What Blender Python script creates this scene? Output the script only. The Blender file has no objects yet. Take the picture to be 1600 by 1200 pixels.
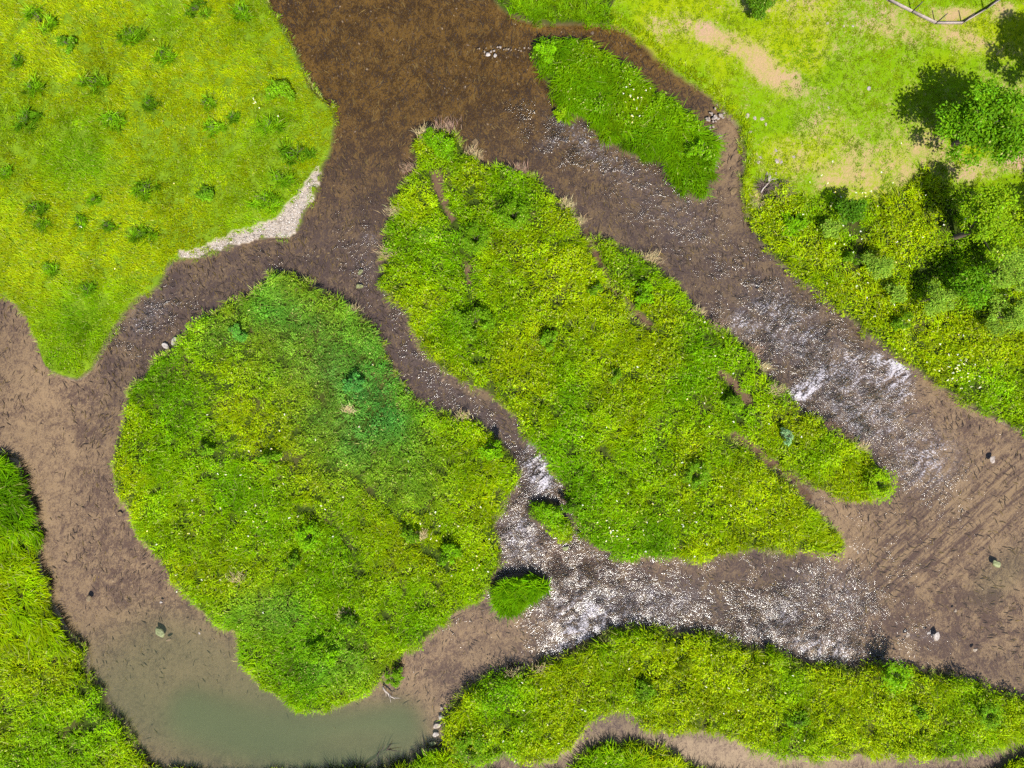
import bpy, math, random
import numpy as np
from mathutils import Vector

# ------------------------------------------------------------------ camera, world, sun, exposure
SC = bpy.context.scene
COL = SC.collection
HC = 49.0            # drone height above the water, metres
PM = 25.0            # one metre at water level in photograph pixels
cam_d = bpy.data.cameras.new("camera"); cam = bpy.data.objects.new("camera", cam_d); COL.objects.link(cam)
cam.location = (0, 0, HC); cam.rotation_euler = (0, 0, 0)
cam_d.sensor_width = 36; cam_d.lens = 36 * HC / (1600 / PM); cam_d.clip_end = 3000; cam_d.clip_start = 0.5
SC.camera = cam
SUN_EL = math.radians(58); SH = Vector((-0.21, 0.98)).normalized()     # way the shadows fall on the ground
sun_vec = Vector((-SH.x * math.cos(SUN_EL), -SH.y * math.cos(SUN_EL), math.sin(SUN_EL)))
wd = bpy.data.worlds.new("World"); SC.world = wd; wd.use_nodes = True
nt = wd.node_tree; nt.nodes.clear()
wo = nt.nodes.new("ShaderNodeOutputWorld"); wb = nt.nodes.new("ShaderNodeBackground"); sk = nt.nodes.new("ShaderNodeTexSky")
sk.sky_type = 'NISHITA'; sk.sun_disc = False; sk.sun_elevation = SUN_EL; sk.sun_rotation = math.atan2(sun_vec.x, sun_vec.y)
wb.inputs[1].default_value = 0.085
nt.links.new(sk.outputs[0], wb.inputs[0]); nt.links.new(wb.outputs[0], wo.inputs[0])
sl = bpy.data.lights.new("sun", 'SUN'); sl.energy = 4.6; sl.angle = math.radians(0.5); sl.color = (1.0, 0.96, 0.88)
so = bpy.data.objects.new("sun", sl); COL.objects.link(so); so.location = (20, -30, 60)
so.rotation_euler = sun_vec.to_track_quat('Z', 'Y').to_euler()
SC.view_settings.view_transform = 'Standard'; SC.view_settings.look = 'None'
SC.view_settings.exposure = 1.45; SC.view_settings.gamma = 1.0; SC.view_settings.use_curve_mapping = False
SC.cycles.use_denoising = False
SC.cycles.max_bounces = 6; SC.cycles.transparent_max_bounces = 8; SC.cycles.glossy_bounces = 2
SC.cycles.caustics_reflective = False; SC.cycles.caustics_refractive = False
SC.cycles.sample_clamp_indirect = 4; SC.cycles.sample_clamp_direct = 7

rng = np.random.default_rng(11)
random.seed(5)

# ------------------------------------------------------------------ helpers: numbers
def W(px, py, z=0.0):
    s = (HC - z) / HC / PM
    return ((px - 800) * s, (600 - py) * s)

_T = np.random.default_rng(3).random((8, 256, 256)).astype(np.float32)
def vn(x, y, sc, seed=0):
    """smooth value noise 0..1, sc = feature size in metres"""
    x = np.asarray(x) / sc + 37.3 * seed; y = np.asarray(y) / sc - 19.7 * seed
    xi = np.floor(x).astype(int); yi = np.floor(y).astype(int)
    fx = x - xi; fy = y - yi; fx = fx * fx * (3 - 2 * fx); fy = fy * fy * (3 - 2 * fy)
    t = _T[seed % 8]; a = xi & 255; b = yi & 255; a1 = (a + 1) & 255; b1 = (b + 1) & 255
    return (t[a, b] * (1 - fx) + t[a1, b] * fx) * (1 - fy) + (t[a, b1] * (1 - fx) + t[a1, b1] * fx) * fy
def fbm(x, y, sc, seed=0, o=4):
    s = 0; w = 0; a = 1.0
    for k in range(o):
        s = s + a * vn(x, y, sc / 2 ** k, seed + k); w += a; a *= 0.55
    return s / w
def sst(a, b, x):
    t = np.clip((x - a) / (b - a), 0, 1); return t * t * (3 - 2 * t)
def chaikin(p):
    p = np.array(p, float); q = np.roll(p, -1, 0)
    return np.stack([p * .75 + q * .25, p * .25 + q * .75], 1).reshape(-1, 2)

# ------------------------------------------------------------------ outlines of the land, traced along the foliage edge
P = {}
P['left_meadow'] = [(-500,-500),(400,-500),(405,-60),(415,0),(432,25),(450,60),(468,95),(480,130),(500,150),(518,165),(524,190),(520,215),(515,240),(503,256),
 (503,272),(490,305),(478,322),(470,345),(462,362),(445,367),(412,370),(385,374),(350,388),(322,397),(295,404),(272,402),(258,420),(250,436),(243,452),(219,461),(202,474),(179,508),(162,535),
 (145,569),(130,587),(118,594),(105,592),(81,583),(64,569),(56,540),(45,510),(34,490),(18,472),(0,463),(-60,430),(-500,400)]
P['left_bank'] = [(-500,690),(-40,705),(0,717),(17,724),(20,741),(22,758),(30,778),(42,798),(46,820),(47,850),(51,891),(64,928),(78,965),(98,996),(118,1014),(130,1036),
 (126,1060),(145,1077),(159,1097),(172,1124),(190,1141),(199,1168),(214,1188),(218,1205),(226,1216),(330,1219),(420,1216),(500,1219),(600,1217),(634,1207),(641,1200),(648,1185),(675,1178),(702,1181),(722,1202),(760,1225),(890,1228),
 (905,1198),(921,1175),(962,1168),(989,1175),(1013,1164),(1036,1178),(1056,1188),(1078,1207),(1150,1228),(1400,1236),(1560,1222),(1600,1190),(1640,1180),(2200,1190),(2200,1900),(-500,1900)]
P['round_island'] = [(418,428),(439,425),(472,437),(506,456),(540,475),(550,488),(581,515),(594,535),(603,565),(618,592),(632,612),(655,632),(672,640),(719,653),(749,658),(763,677),(786,696),(803,714),
 (812,732),(807,758),(793,778),(783,798),(773,806),(770,820),(775,854),(783,871),(781,888),(766,908),(753,932),(732,948),(705,965),(678,989),(658,1006),(638,1016),(614,1030),(610,1046),
 (586,1073),(550,1097),(530,1105),(489,1119),(456,1110),(422,1087),(402,1078),(391,1056),(374,1048),(369,1026),(371,1002),(366,993),(337,982),(314,965),(300,948),(280,925),(256,901),(243,871),(216,847),(202,824),
 (196,800),(190,793),(175,768),(171,744),(172,697),(186,670),(192,629),(202,609),(219,589),(236,562),(256,548),(280,535),(290,515),(321,491),(354,471),(398,454),(413,443)]
P['long_island'] = [(642,229),(648,209),(665,199),(689,199),(712,209),(724,229),(731,240),(749,248),(760,258),(785,255),(799,266),(817,267),(844,280),(858,304),(881,317),(898,337),(914,362),(922,384),
 (934,414),(947,445),(964,464),(984,488),(1006,508),(1022,516),(1020,506),(994,480),(972,458),(957,440),(946,412),(932,385),(924,366),(930,368),(948,375),(986,391),(1016,405),(1050,430),(1070,457),(1087,481),(1117,508),(1134,521),(1175,545),
 (1196,572),(1196,590),(1222,602),(1249,629),(1262,650),(1296,667),(1327,687),(1354,702),(1370,721),(1397,744),(1400,764),(1384,780),(1350,785),(1313,775),(1289,764),(1249,744),(1219,731),(1190,706),(1166,686),(1146,676),(1144,684),(1162,697),
 (1188,718),(1208,740),(1242,764),(1256,781),(1269,798),(1276,803),(1306,830),(1332,861),(1320,870),(1279,867),(1222,862),(1171,864),(1127,869),(1087,880),(1060,876),(1016,873),(986,877),(952,867),(918,851),(901,813),(891,785),(884,764),(867,734),
 (854,710),(827,687),(813,660),(790,636),(766,616),(746,606),(722,596),(695,582),(672,562),(658,542),(645,508),(631,478),(601,457),(583,434),(600,420),(597,385),(601,358),(614,337),(611,310),(628,297),(636,272),(650,256),(652,245)]
P['north_island'] = [(830,66),(844,56),(867,49),(901,49),(932,62),(959,81),(979,96),(1002,111),(1026,135),(1050,150),(1072,162),(1082,172),(1104,199),(1122,209),(1124,229),(1116,250),(1117,277),(1111,299),(1094,309),(1077,296),
 (1060,285),(1048,268),(1029,236),(992,238),(965,221),(945,211),(921,186),(915,174),(884,174),(878,159),(861,132),(846,105),(833,84)]
P['right_bank'] = [(740,-500),(752,-60),(771,0),(786,13),(820,29),(854,34),(894,32),(942,34),(969,40),(992,52),(1016,78),(1040,98),(1070,118),(1100,138),(1127,159),(1141,179),(1161,196),(1165,229),(1166,256),(1161,287),(1167,324),
 (1181,348),(1185,368),(1208,398),(1246,430),(1276,451),(1310,481),(1340,501),(1364,525),(1384,538),(1408,562),(1431,575),(1465,596),(1499,619),(1543,646),(1580,663),(1600,673),(1660,705),(2200,900),(2200,-500)]
P['south_island'] = [(690,1158),(693,1131),(710,1104),(732,1080),(766,1063),(807,1056),(840,1046),(878,1033),(911,1016),(938,999),(969,989),(996,984),(1036,989),(1070,996),(1094,999),(1138,1006),(1181,1018),(1222,1023),(1262,1040),(1303,1048),
 (1357,1051),(1390,1044),(1414,1048),(1465,1060),(1509,1063),(1546,1080),(1576,1094),(1610,1096),(1700,1110),(1900,1150),(1900,1185),(1700,1180),(1600,1164),(1566,1177),(1526,1188),(1492,1196),(1448,1193),(1398,1188),(1330,1192),(1262,1193),(1222,1188),(1185,1178),
 (1148,1161),(1111,1151),(1060,1151),(1016,1146),(996,1129),(979,1114),(948,1117),(938,1134),(915,1144),(906,1168),(878,1190),(851,1199),(815,1196),(786,1186),(770,1196),(749,1197),(719,1188),(699,1175)]
P['small_islet'] = [(824,803),(827,791),(844,786),(864,784),(874,795),(882,808),(889,822),(893,842),(888,852),(878,848),(861,830),(834,817)]
P['reed_islet'] = [(766,935),(767,918),(788,909),(817,906),(852,906),(859,916),(848,935),(824,948),(797,961),(776,955)]
SZ = {'left_meadow':.35,'left_bank':.8,'round_island':.7,'long_island':.9,'north_island':1.1,'right_bank':.6,'south_island':1.1,'small_islet':.9,'reed_islet':1.2}
POLY = {k: chaikin([W(a, b, SZ[k]) for a, b in v]) for k, v in P.items()}

GX = np.arange(-50, 50.01, 0.2); GY = np.arange(-42, 42.01, 0.2)
def sdf_grid(poly):
    X, Y = np.meshgrid(GX, GY, indexing='ij')
    out = np.full(X.shape, -3.0, np.float32)
    lo = poly.min(0) - 3; hi = poly.max(0) + 3
    i0, i1 = np.searchsorted(GX, [lo[0], hi[0]]); j0, j1 = np.searchsorted(GY, [lo[1], hi[1]])
    x = X[i0:i1, j0:j1]; y = Y[i0:i1, j0:j1]
    d = np.full(x.shape, 1e9); ins = np.zeros(x.shape, bool)
    for a, b in zip(poly, np.roll(poly, -1, 0)):
        ex, ey = b - a; L = ex * ex + ey * ey + 1e-12
        t = np.clip(((x - a[0]) * ex + (y - a[1]) * ey) / L, 0, 1)
        d = np.minimum(d, (x - a[0] - t * ex) ** 2 + (y - a[1] - t * ey) ** 2)
        c = ((a[1] > y) != (b[1] > y))
        if abs(ey) > 1e-9: ins ^= c & (x < a[0] + (y - a[1]) * ex / ey)
    out[i0:i1, j0:j1] = np.sqrt(d) * np.where(ins, 1, -1)
    return out
def samp(g, x, y):
    fx = np.clip((np.asarray(x) - GX[0]) / 0.2, 0, len(GX) - 1.001); fy = np.clip((np.asarray(y) - GY[0]) / 0.2, 0, len(GY) - 1.001)
    i = fx.astype(int); j = fy.astype(int); u = fx - i; v = fy - j
    return (g[i, j] * (1 - u) + g[i + 1, j] * u) * (1 - v) + (g[i, j + 1] * (1 - u) + g[i + 1, j + 1] * u) * v
SD = {k: sdf_grid(v) for k, v in POLY.items()}
LAND = np.max(np.stack(list(SD.values())), 0)

def inpoly(pts, x, y):
    ins = np.zeros(np.shape(x), bool); n = len(pts)
    for k in range(n):
        ax, ay = pts[k]; bx, by = pts[(k + 1) % n]
        if ay != by: ins ^= ((ay > y) != (by > y)) & (x < ax + (y - ay) * (bx - ax) / (by - ay))
    return ins
HERB = [(1170,352),(1192,300),(1230,295),(1262,318),(1290,310),(1335,318),(1350,322),(1390,308),(1425,290),(1445,268),(1470,290),(1500,300),(1530,305),(1575,300),(1590,330),(1640,350),(2300,350),(2300,1200),(1170,1200)]
LUSH = [(730,-500),(965,-500),(962,0),(950,20),(955,45),(700,60),(700,-100)]
GRAVEL = [(504,256),(484,275),(474,298),(449,318),(434,342),(402,352),(365,365),(330,380),(300,390),(282,398),(284,406),(302,403),(325,395),(352,386),(385,376),(412,372),(447,370),(464,364),(477,330),(490,306),(502,275)]

def ingravel(px, py):
    px = np.asarray(px, float); py = np.asarray(py, float)
    return inpoly(GRAVEL, px + 14 * (fbm(px, py, 16, 2, 3) - .5), py + 14 * (fbm(px, py, 16, 5, 3) - .5))
# painted fields, in photograph pixels -> world; (x, y, rx, ry, angle, value)
def paint(px, py, base, brushes):
    f = np.full(np.shape(px), float(base))
    for b in brushes:
        if isinstance(b[0], list):
            pts, wd_, val = b; d = np.full(np.shape(px), 1e9)
            for (ax, ay), (bx, by) in zip(pts[:-1], pts[1:]):
                ex, ey = bx - ax, by - ay; t = np.clip(((px - ax) * ex + (py - ay) * ey) / (ex * ex + ey * ey), 0, 1)
                d = np.minimum(d, (px - ax - t * ex) ** 2 + (py - ay - t * ey) ** 2)
            w = np.exp(-(d / wd_ ** 2) ** 1.5)
        else:
            x0, y0, rx, ry, an, val = b; c, s = math.cos(math.radians(an)), math.sin(math.radians(an))
            u = ((px - x0) * c + (py - y0) * s) / rx; v = (-(px - x0) * s + (py - y0) * c) / ry
            w = np.exp(-(u * u + v * v) ** 1.5)
        f = f * (1 - w) + val * w
    return f
# how much dark weed covers the river bed
DARK = [(640,120,260,200,0,.62),(560,330,90,140,20,.8),(1000,300,260,70,38,.72),(950,60,160,22,10,.55),(1060,110,120,14,45,.6),(1140,210,30,60,0,.25),(1140,310,35,60,0,.4),
 ([(480,400),(400,410),(300,450),(220,510),(160,590)],45,.85),([(170,600),(140,700),(120,800),(160,900),(200,960)],40,.75),([(200,560),(190,620),(160,720)],16,.35),
 (50,620,60,150,0,.25),(70,750,60,90,-20,.2),(90,900,30,110,-15,.28),(300,1080,170,110,20,.05),(200,1000,120,50,30,.3),(210,890,70,70,0,.62),
 ([(560,420),(620,540),(700,620),(780,670),(830,760)],34,1.15),([(640,520),(700,590),(760,625)],10,.35),(830,880,90,120,0,.7),(760,1000,110,50,-30,.35),(650,1090,110,70,-40,.28),(690,1050,40,24,20,.75),(730,1010,30,14,-20,.7),
 (560,1140,100,60,0,.12),(900,1000,80,40,-20,.3),(1080,940,260,50,5,.85),(1280,930,160,80,0,.82),(1310,840,60,60,30,.12),(1270,790,60,24,35,.15),(1240,530,120,60,38,.72),(1340,640,110,70,38,.75),(1480,600,120,26,34,.15),
 (1450,770,110,100,0,.66),(1560,760,90,60,0,.38),(1520,850,120,60,0,.45),(1560,950,90,50,0,.5),(1440,920,60,60,0,.62),(1500,1040,110,30,10,.28),(1560,1075,60,25,20,.3),(1120,1180,300,25,5,.15),(960,1140,50,22,0,.25)]
TAN = [(60,700,110,250,0,1),(200,900,130,220,-20,.9),(400,1090,260,130,0,.9),(700,1060,200,110,-30,.85),(560,430,60,60,0,.2),(1320,830,80,70,20,1),(1500,690,180,90,34,.8),(1530,900,180,200,0,.85),(1400,1010,200,60,0,.8),(1140,1180,400,40,0,1),
 (1145,220,30,110,0,.6),(700,560,60,12,35,.7),(1000,885,150,14,2,.5),(240,520,60,20,-40,.2),(1060,270,60,14,40,.6),(690,310,14,40,20,1),(860,860,40,16,20,1),(1150,620,30,40,50,.7)]
OLIVE = [(370,1120,250,95,12,.55),(290,1050,110,80,30,.32),([(300,1120),(400,1150),(520,1160),(620,1140)],42,.8),(560,1165,90,24,-5,.6),(1570,900,60,30,-40,.12)]
STREAK = [(1480,830,190,80,-35,.72),(1560,760,90,60,-35,.6),(1460,760,60,50,0,.5),(1110,240,60,60,0,.5)]
BLOT = [(1500,970,190,90,0,1)]
RIPPLE = [(600,150,260,200,0,.05),(560,380,60,70,20,.35),(1010,290,220,60,38,.42),(880,215,90,35,30,.8),(1240,520,120,70,38,.85),(1340,640,110,75,45,1.0),(1450,740,80,50,40,.35),([(580,420),(650,560),(720,630),(790,680)],26,.32),
 (845,740,45,45,0,1.0),(820,830,60,60,0,.8),(920,920,110,60,10,.95),(930,980,90,45,-10,1.0),(1050,930,120,40,0,.55),(1120,950,80,40,0,.22),(1210,960,80,40,-30,.8),(1310,910,70,40,0,.5),(1290,1010,90,35,10,1.0),(1340,960,60,40,0,.5),(1450,1000,80,30,0,.18),(1560,950,100,120,0,.06),
 (1120,900,140,22,0,.08),(1400,880,80,40,0,.12),(1330,860,100,14,0,.2),(1160,1010,40,16,0,.2),(780,1000,70,70,-30,.02),(700,1080,100,80,0,.02),(240,500,90,40,-40,.5),(440,400,50,30,0,.3),(140,760,60,160,0,.12),(300,1080,240,130,0,.01),(570,1150,140,60,0,.0)]
FOAM_GLINT = [([(1255,612),(1290,585),(1330,560)],12,1.0),([(1318,600),(1345,565),(1370,560),(1408,572)],10,.9),(1335,600,85,55,30,.48),(1250,615,20,14,0,.8),(1405,600,24,50,0,.7),(1380,650,80,45,30,.36),(1340,655,60,30,30,.4),
 (845,735,26,46,-20,.8),(838,700,14,18,0,.42),(820,825,16,16,0,.5),(815,850,46,56,0,.42),(575,375,16,12,0,.42),(570,415,20,30,0,.2),(885,200,34,12,30,.42),(860,225,30,12,-30,.34),(940,240,100,26,38,.36),(1124,212,8,5,0,.6),(935,965,105,50,10,.52),(900,1000,50,26,-20,.62),(1030,940,80,34,0,.38),
 (1290,1015,80,22,10,.52),(1220,965,60,26,-30,.4),(1320,940,40,60,0,.34),(1225,505,80,50,30,.45),(1160,505,26,22,0,.5),(1280,905,60,26,0,.3),(1050,330,90,40,38,.2),(1450,720,60,50,0,.45),(230,495,46,26,-40,.3),([(640,560),(720,630),(790,690)],16,.14),(1440,995,40,8,5,.34)]  # foam at rapids and chute; lower channel brushes paint sun glints white
SLITS = [([(916,362),(932,400),(948,440),(968,464),(990,490),(1018,512)],6,1),([(1124,580),(1150,604),(1170,628)],6,1),([(1146,682),(1170,697),(1200,721),(1230,747),(1262,778)],8,1)]
DIRT = [(1300,150,200,150,0,.16),(1110,60,60,20,25,.85),(1195,110,60,24,40,1.0),(1240,140,40,18,30,.75),(1030,50,30,20,30,.45),(1370,30,90,26,30,.72),(1480,60,110,18,15,.62),(1475,28,45,14,0,.85),(1560,20,30,20,0,.7),(1310,20,90,40,0,.38),(1290,200,110,22,-8,.48),(1340,265,110,45,-5,.68),(1430,240,60,60,0,.58),
 (1520,270,50,20,0,.62),(1590,250,40,22,0,.7),(1195,10,80,14,0,.42),(1185,310,14,16,0,.7),(1280,80,60,30,0,.22),(1350,150,90,60,0,.2),(1250,230,60,30,0,.35),(1560,130,50,40,0,.4),(1200,200,40,40,0,.12),(1560,385,16,14,0,.9),(1480,370,20,10,0,.8),(1470,400,24,10,0,.8)]

# ------------------------------------------------------------------ helpers: scene
def tag(o, label=None, cat=None, group=None, kind=None):
    if label: o['label'] = label
    if cat: o['category'] = cat
    if group: o['group'] = group
    if kind: o['kind'] = kind
    return o
def mesh_np(name, verts, quads=None, tris=None, cols=None, smooth=False, attrs=None):
    me = bpy.data.meshes.new(name); verts = np.asarray(verts, np.float32)
    nq = 0 if quads is None else len(quads); ntr = 0 if tris is None else len(tris)
    li = []
    if nq: li.append(np.asarray(quads).ravel())
    if ntr: li.append(np.asarray(tris).ravel())
    li = np.concatenate(li).astype(np.int32)
    me.vertices.add(len(verts)); me.vertices.foreach_set("co", verts.ravel())
    me.loops.add(len(li)); me.loops.foreach_set("vertex_index", li)
    me.polygons.add(nq + ntr)
    ls = np.concatenate([np.arange(nq) * 4, nq * 4 + np.arange(ntr) * 3]).astype(np.int32)
    me.polygons.foreach_set("loop_start", ls)
    if smooth: me.polygons.foreach_set("use_smooth", np.ones(nq + ntr, bool))
    me.update(calc_edges=True)
    if cols is not None:
        a = me.attributes.new("tint", 'FLOAT_COLOR', 'POINT')
        a.data.foreach_set("color", np.concatenate([cols, np.ones((len(cols), 1))], 1).astype(np.float32).ravel())
    for k, v in (attrs or {}).items():
        if v.ndim == 2:
            a = me.attributes.new(k, 'FLOAT_COLOR', 'POINT')
            a.data.foreach_set("color", np.concatenate([v, np.ones((len(v), 1))], 1).astype(np.float32).ravel())
        else:
            a = me.attributes.new(k, 'FLOAT', 'POINT'); a.data.foreach_set("value", v.astype(np.float32).ravel())
    return me
def obj(name, me, m, parent=None, loc=None):
    o = bpy.data.objects.new(name, me); COL.objects.link(o)
    if m and not me.materials: me.materials.append(m)
    if parent: o.parent = parent
    if loc: o.location = loc
    return o
def empty(name, loc, rz=0):
    o = bpy.data.objects.new(name, None); COL.objects.link(o); o.location = loc; o.rotation_euler = (0, 0, rz); o.empty_display_size = .2
    return o

class NB:
    def __init__(s, name):
        s.m = bpy.data.materials.new(name); s.m.use_nodes = True; s.t = s.m.node_tree; s.t.nodes.clear()
    def n(s, typ, **kw):
        x = s.t.nodes.new("ShaderNode" + typ)
        for k, v in kw.items():
            if k in x.inputs.keys() if hasattr(x.inputs, 'keys') else False: s.set(x.inputs[k], v)
            else: setattr(x, k, v)
        return x
    def set(s, inp, v):
        if isinstance(v, bpy.types.NodeSocket): s.t.links.new(v, inp)
        else: inp.default_value = v
    def math(s, op, a, b=None, c=None, clamp=False):
        x = s.t.nodes.new("ShaderNodeMath"); x.operation = op; x.use_clamp = clamp
        for i, v in enumerate((a, b, c)):
            if v is not None: s.set(x.inputs[i], v)
        return x.outputs[0]
    def mix(s, f, a, b, mode='MIX'):
        x = s.t.nodes.new("ShaderNodeMix"); x.data_type = 'RGBA'; x.blend_type = mode
        s.set(x.inputs[0], f); s.set(x.inputs[6], a); s.set(x.inputs[7], b)
        return x.outputs[2]
    def attr(s, name, out=0):
        x = s.t.nodes.new("ShaderNodeAttribute"); x.attribute_name = name
        return x.outputs[0] if out == 0 else x.outputs[2]
    def noise(s, scale, detail=3, vec=None, rough=.55, dist=0):
        x = s.t.nodes.new("ShaderNodeTexNoise"); x.inputs['Scale'].default_value = scale; x.inputs['Detail'].default_value = detail
        x.inputs['Roughness'].default_value = rough; x.inputs['Distortion'].default_value = dist
        if vec is not None: s.set(x.inputs['Vector'], vec)
        return x.outputs[0]
    def pos(s):
        return s.t.nodes.new("ShaderNodeNewGeometry").outputs['Position']
    def mapping(s, rot=(0,0,0), scale=(1,1,1), vec=None):
        x = s.t.nodes.new("ShaderNodeMapping"); x.vector_type = 'TEXTURE'
        x.inputs['Rotation'].default_value = rot; x.inputs['Scale'].default_value = scale
        s.set(x.inputs['Vector'], vec if vec is not None else s.pos()); return x.outputs[0]
    def bump(s, h, strength=1, dist=.1, normal=None):
        x = s.t.nodes.new("ShaderNodeBump"); s.set(x.inputs['Strength'], strength); s.set(x.inputs['Distance'], dist); s.set(x.inputs['Height'], h)
        if normal is not None: s.set(x.inputs['Normal'], normal)
        return x.outputs[0]
    def bsdf(s, col, rough=.6, spec=.3, normal=None):
        x = s.t.nodes.new("ShaderNodeBsdfPrincipled"); s.set(x.inputs['Base Color'], col); s.set(x.inputs['Roughness'], rough)
        s.set(x.inputs['Specular IOR Level'], spec)
        if normal is not None: s.set(x.inputs['Normal'], normal)
        return x.outputs[0]
    def mixs(s, f, a, b):
        x = s.t.nodes.new("ShaderNodeMixShader"); s.set(x.inputs[0], f); s.set(x.inputs[1], a); s.set(x.inputs[2], b); return x.outputs[0]
    def out(s, sh):
        o = s.t.nodes.new("ShaderNodeOutputMaterial"); s.t.links.new(sh, o.inputs[0]); return s.m

# materials --------------------------------------------------------
def leaf_mat(name, spec=.25, rough=.5, tr=.28):
    b = NB(name); c = b.attr("tint"); x = b.t.nodes.new("ShaderNodeBsdfTranslucent")
    b.set(x.inputs[0], b.mix(.35, c, (.22, .32, .004, 1)))
    return b.out(b.mixs(tr, b.bsdf(c, rough, spec), x.outputs[0]))
M_LEAF = leaf_mat("leaf_green", .08, .55, .47)
M_DRY = leaf_mat("dry_stalk", .2, .7, .15)

def ground_mat():
    b = NB("ground_soil_and_bed"); p = b.pos()
    A = b.attr("colA"); B = b.attr("colB"); th = b.attr("blend", 1); st = b.attr("streak", 1); sh = b.attr("sharp", 1)
    n1 = b.noise(.75, 5, p, .66, 1.2); n2 = b.noise(3.4, 5, b.mapping((0, 0, math.radians(-20)), (.75, 1.25, 1), p), .7, 1.6); n3 = b.noise(11, 2, p, .6, 2.5)
    s1 = b.noise(1.0, 4, b.mapping((0, 0, math.radians(42)), (1.9, .22, 1), p), .6, .3)
    iso = b.math('ADD', b.math('MULTIPLY', n1, .30), b.math('ADD', b.math('MULTIPLY', n2, .38), b.math('MULTIPLY', n3, .32)))
    nn = b.math('ADD', b.math('MULTIPLY', iso, b.math('SUBTRACT', 1, st)), b.math('MULTIPLY', b.math('ADD', b.math('MULTIPLY', s1, .72), b.math('MULTIPLY', n2, .28)), st))
    # nn is centred on .5 with a small spread; blend shifts the threshold
    f = b.math('ADD', b.math('MULTIPLY', b.math('SUBTRACT', nn, .5), sh), th)
    f = b.math('MINIMUM', b.math('MAXIMUM', f, 0), 1)
    c = b.mix(f, A, B)
    g = b.noise(9, 4, p, .7)
    c = b.mix(1.0, c, b.mix(g, (.72, .72, .72, 1), (1.3, 1.27, 1.22, 1)), 'MULTIPLY')
    h = b.math('ADD', b.math('MULTIPLY', n2, .6), b.math('MULTIPLY', n3, .4))
    return b.out(b.bsdf(c, .9, .04, b.bump(h, .5, .12)))
M_GROUND = ground_mat()

def water_mat():
    b = NB("river_water"); p = b.pos()
    rp = b.attr("ripple", 1); fm = b.attr("foam", 1); mk = b.attr("murk", 1)
    n1 = b.noise(4.2, 2, b.mapping((0, 0, math.radians(35)), (1.0, .6, 1), p), .55, .5)
    n2 = b.noise(11, 2, b.mapping((0, 0, math.radians(-20)), (1, .55, 1), p), .6, .6)
    gate = b.noise(.9, 3, p, .6)
    amp = b.math('MULTIPLY', rp, b.math('ADD', .16, b.math('MULTIPLY', b.math('SUBTRACT', gate, .46), 5.0, clamp=True)))
    amp = b.math('ADD', amp, .015)
    h = b.math('MULTIPLY', b.math('ADD', b.math('MULTIPLY', n1, .6), b.math('MULTIPLY', n2, .32)), amp)
    nrm = b.bump(h, 1.0, .32)
    gl = b.t.nodes.new("ShaderNodeBsdfGlossy"); b.set(gl.inputs['Roughness'], b.math('ADD', .07, b.math('MULTIPLY', rp, .10))); b.set(gl.inputs['Normal'], nrm)
    tr = b.t.nodes.new("ShaderNodeBsdfTransparent"); tr.inputs[0].default_value = (.93, .9, .84, 1)
    fr = b.t.nodes.new("ShaderNodeFresnel"); fr.inputs[0].default_value = 1.33; b.set(fr.inputs['Normal'], nrm)
    s = b.mixs(b.math('MULTIPLY', mk, .6, clamp=True), tr.outputs[0], b.bsdf((.058, .076, .034, 1), .9, 0))
    s = b.mixs(b.math('MULTIPLY', fr.outputs[0], 1.25, clamp=True), s, gl.outputs[0])
    # aerated white water, plus sun glints and lilac sheen painted in as colour
    f1 = b.noise(9, 3, b.mapping((0, 0, math.radians(-30)), (1.3, .75, 1), p), .8, .4); f0 = b.noise(1.6, 4, b.mapping((0, 0, math.radians(40)), (1.6, .7, 1), p), .65, 1.0)
    fg = b.math('MULTIPLY', fm, b.math('MULTIPLY', b.math('SUBTRACT', f0, .32), 3.8, clamp=True))
    ff = b.math('MULTIPLY', b.math('SUBTRACT', b.math('ADD', f1, b.math('MULTIPLY', fg, .42)), .66), 6.5, clamp=True)
    ff = b.math('ADD', b.math('MULTIPLY', ff, b.math('MULTIPLY', fg, 2.2, clamp=True)), b.math('MULTIPLY', fg, .12), clamp=True)
    s = b.mixs(b.math('MULTIPLY', ff, .85), s, b.bsdf((.30, .28, .31, 1), .6, .3, nrm))
    return b.out(s)
M_WATER = water_mat()

def simple_mat(name, c1, c2, sc=8, rough=.8, bump=.4):
    b = NB(name); tc = b.t.nodes.new("ShaderNodeTexCoord").outputs['Object']
    n = b.noise(sc, 5, tc, .65); n2 = b.noise(sc * 4, 3, tc, .6)
    c = b.mix(b.math('MULTIPLY', b.math('SUBTRACT', n, .35), 3, clamp=True), (*c1, 1), (*c2, 1))
    return b.out(b.bsdf(c, rough, .3, b.bump(b.math('ADD', n, b.math('MULTIPLY', n2, .4)), bump, .05)))
M_ROCK = simple_mat("pale_river_rock", (.10, .08, .07), (.26, .22, .19), 5)
M_ROCKT = simple_mat("tan_river_rock", (.07, .05, .03), (.15, .11, .06), 5)
M_ROCKG = simple_mat("mossy_rock", (.07, .08, .03), (.17, .18, .09), 5)
M_ROCKW = simple_mat("whitish_rock", (.13, .11, .10), (.28, .25, .23), 6)
M_BARK = simple_mat("grey_brown_bark", (.05, .035, .025), (.10, .075, .055), 10)
M_DRIFT = simple_mat("bleached_wood", (.16, .13, .11), (.33, .29, .26), 9)
M_SUNK = simple_mat("sunken_wood", (.02, .014, .012), (.05, .035, .028), 6)
M_BOARD = simple_mat("pale_fence_board", (.15, .12, .11), (.26, .21, .19), 6, .7, .2)
M_POST = simple_mat("dark_fence_post", (.025, .02, .02), (.05, .04, .04), 12, .7, .2)

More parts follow.
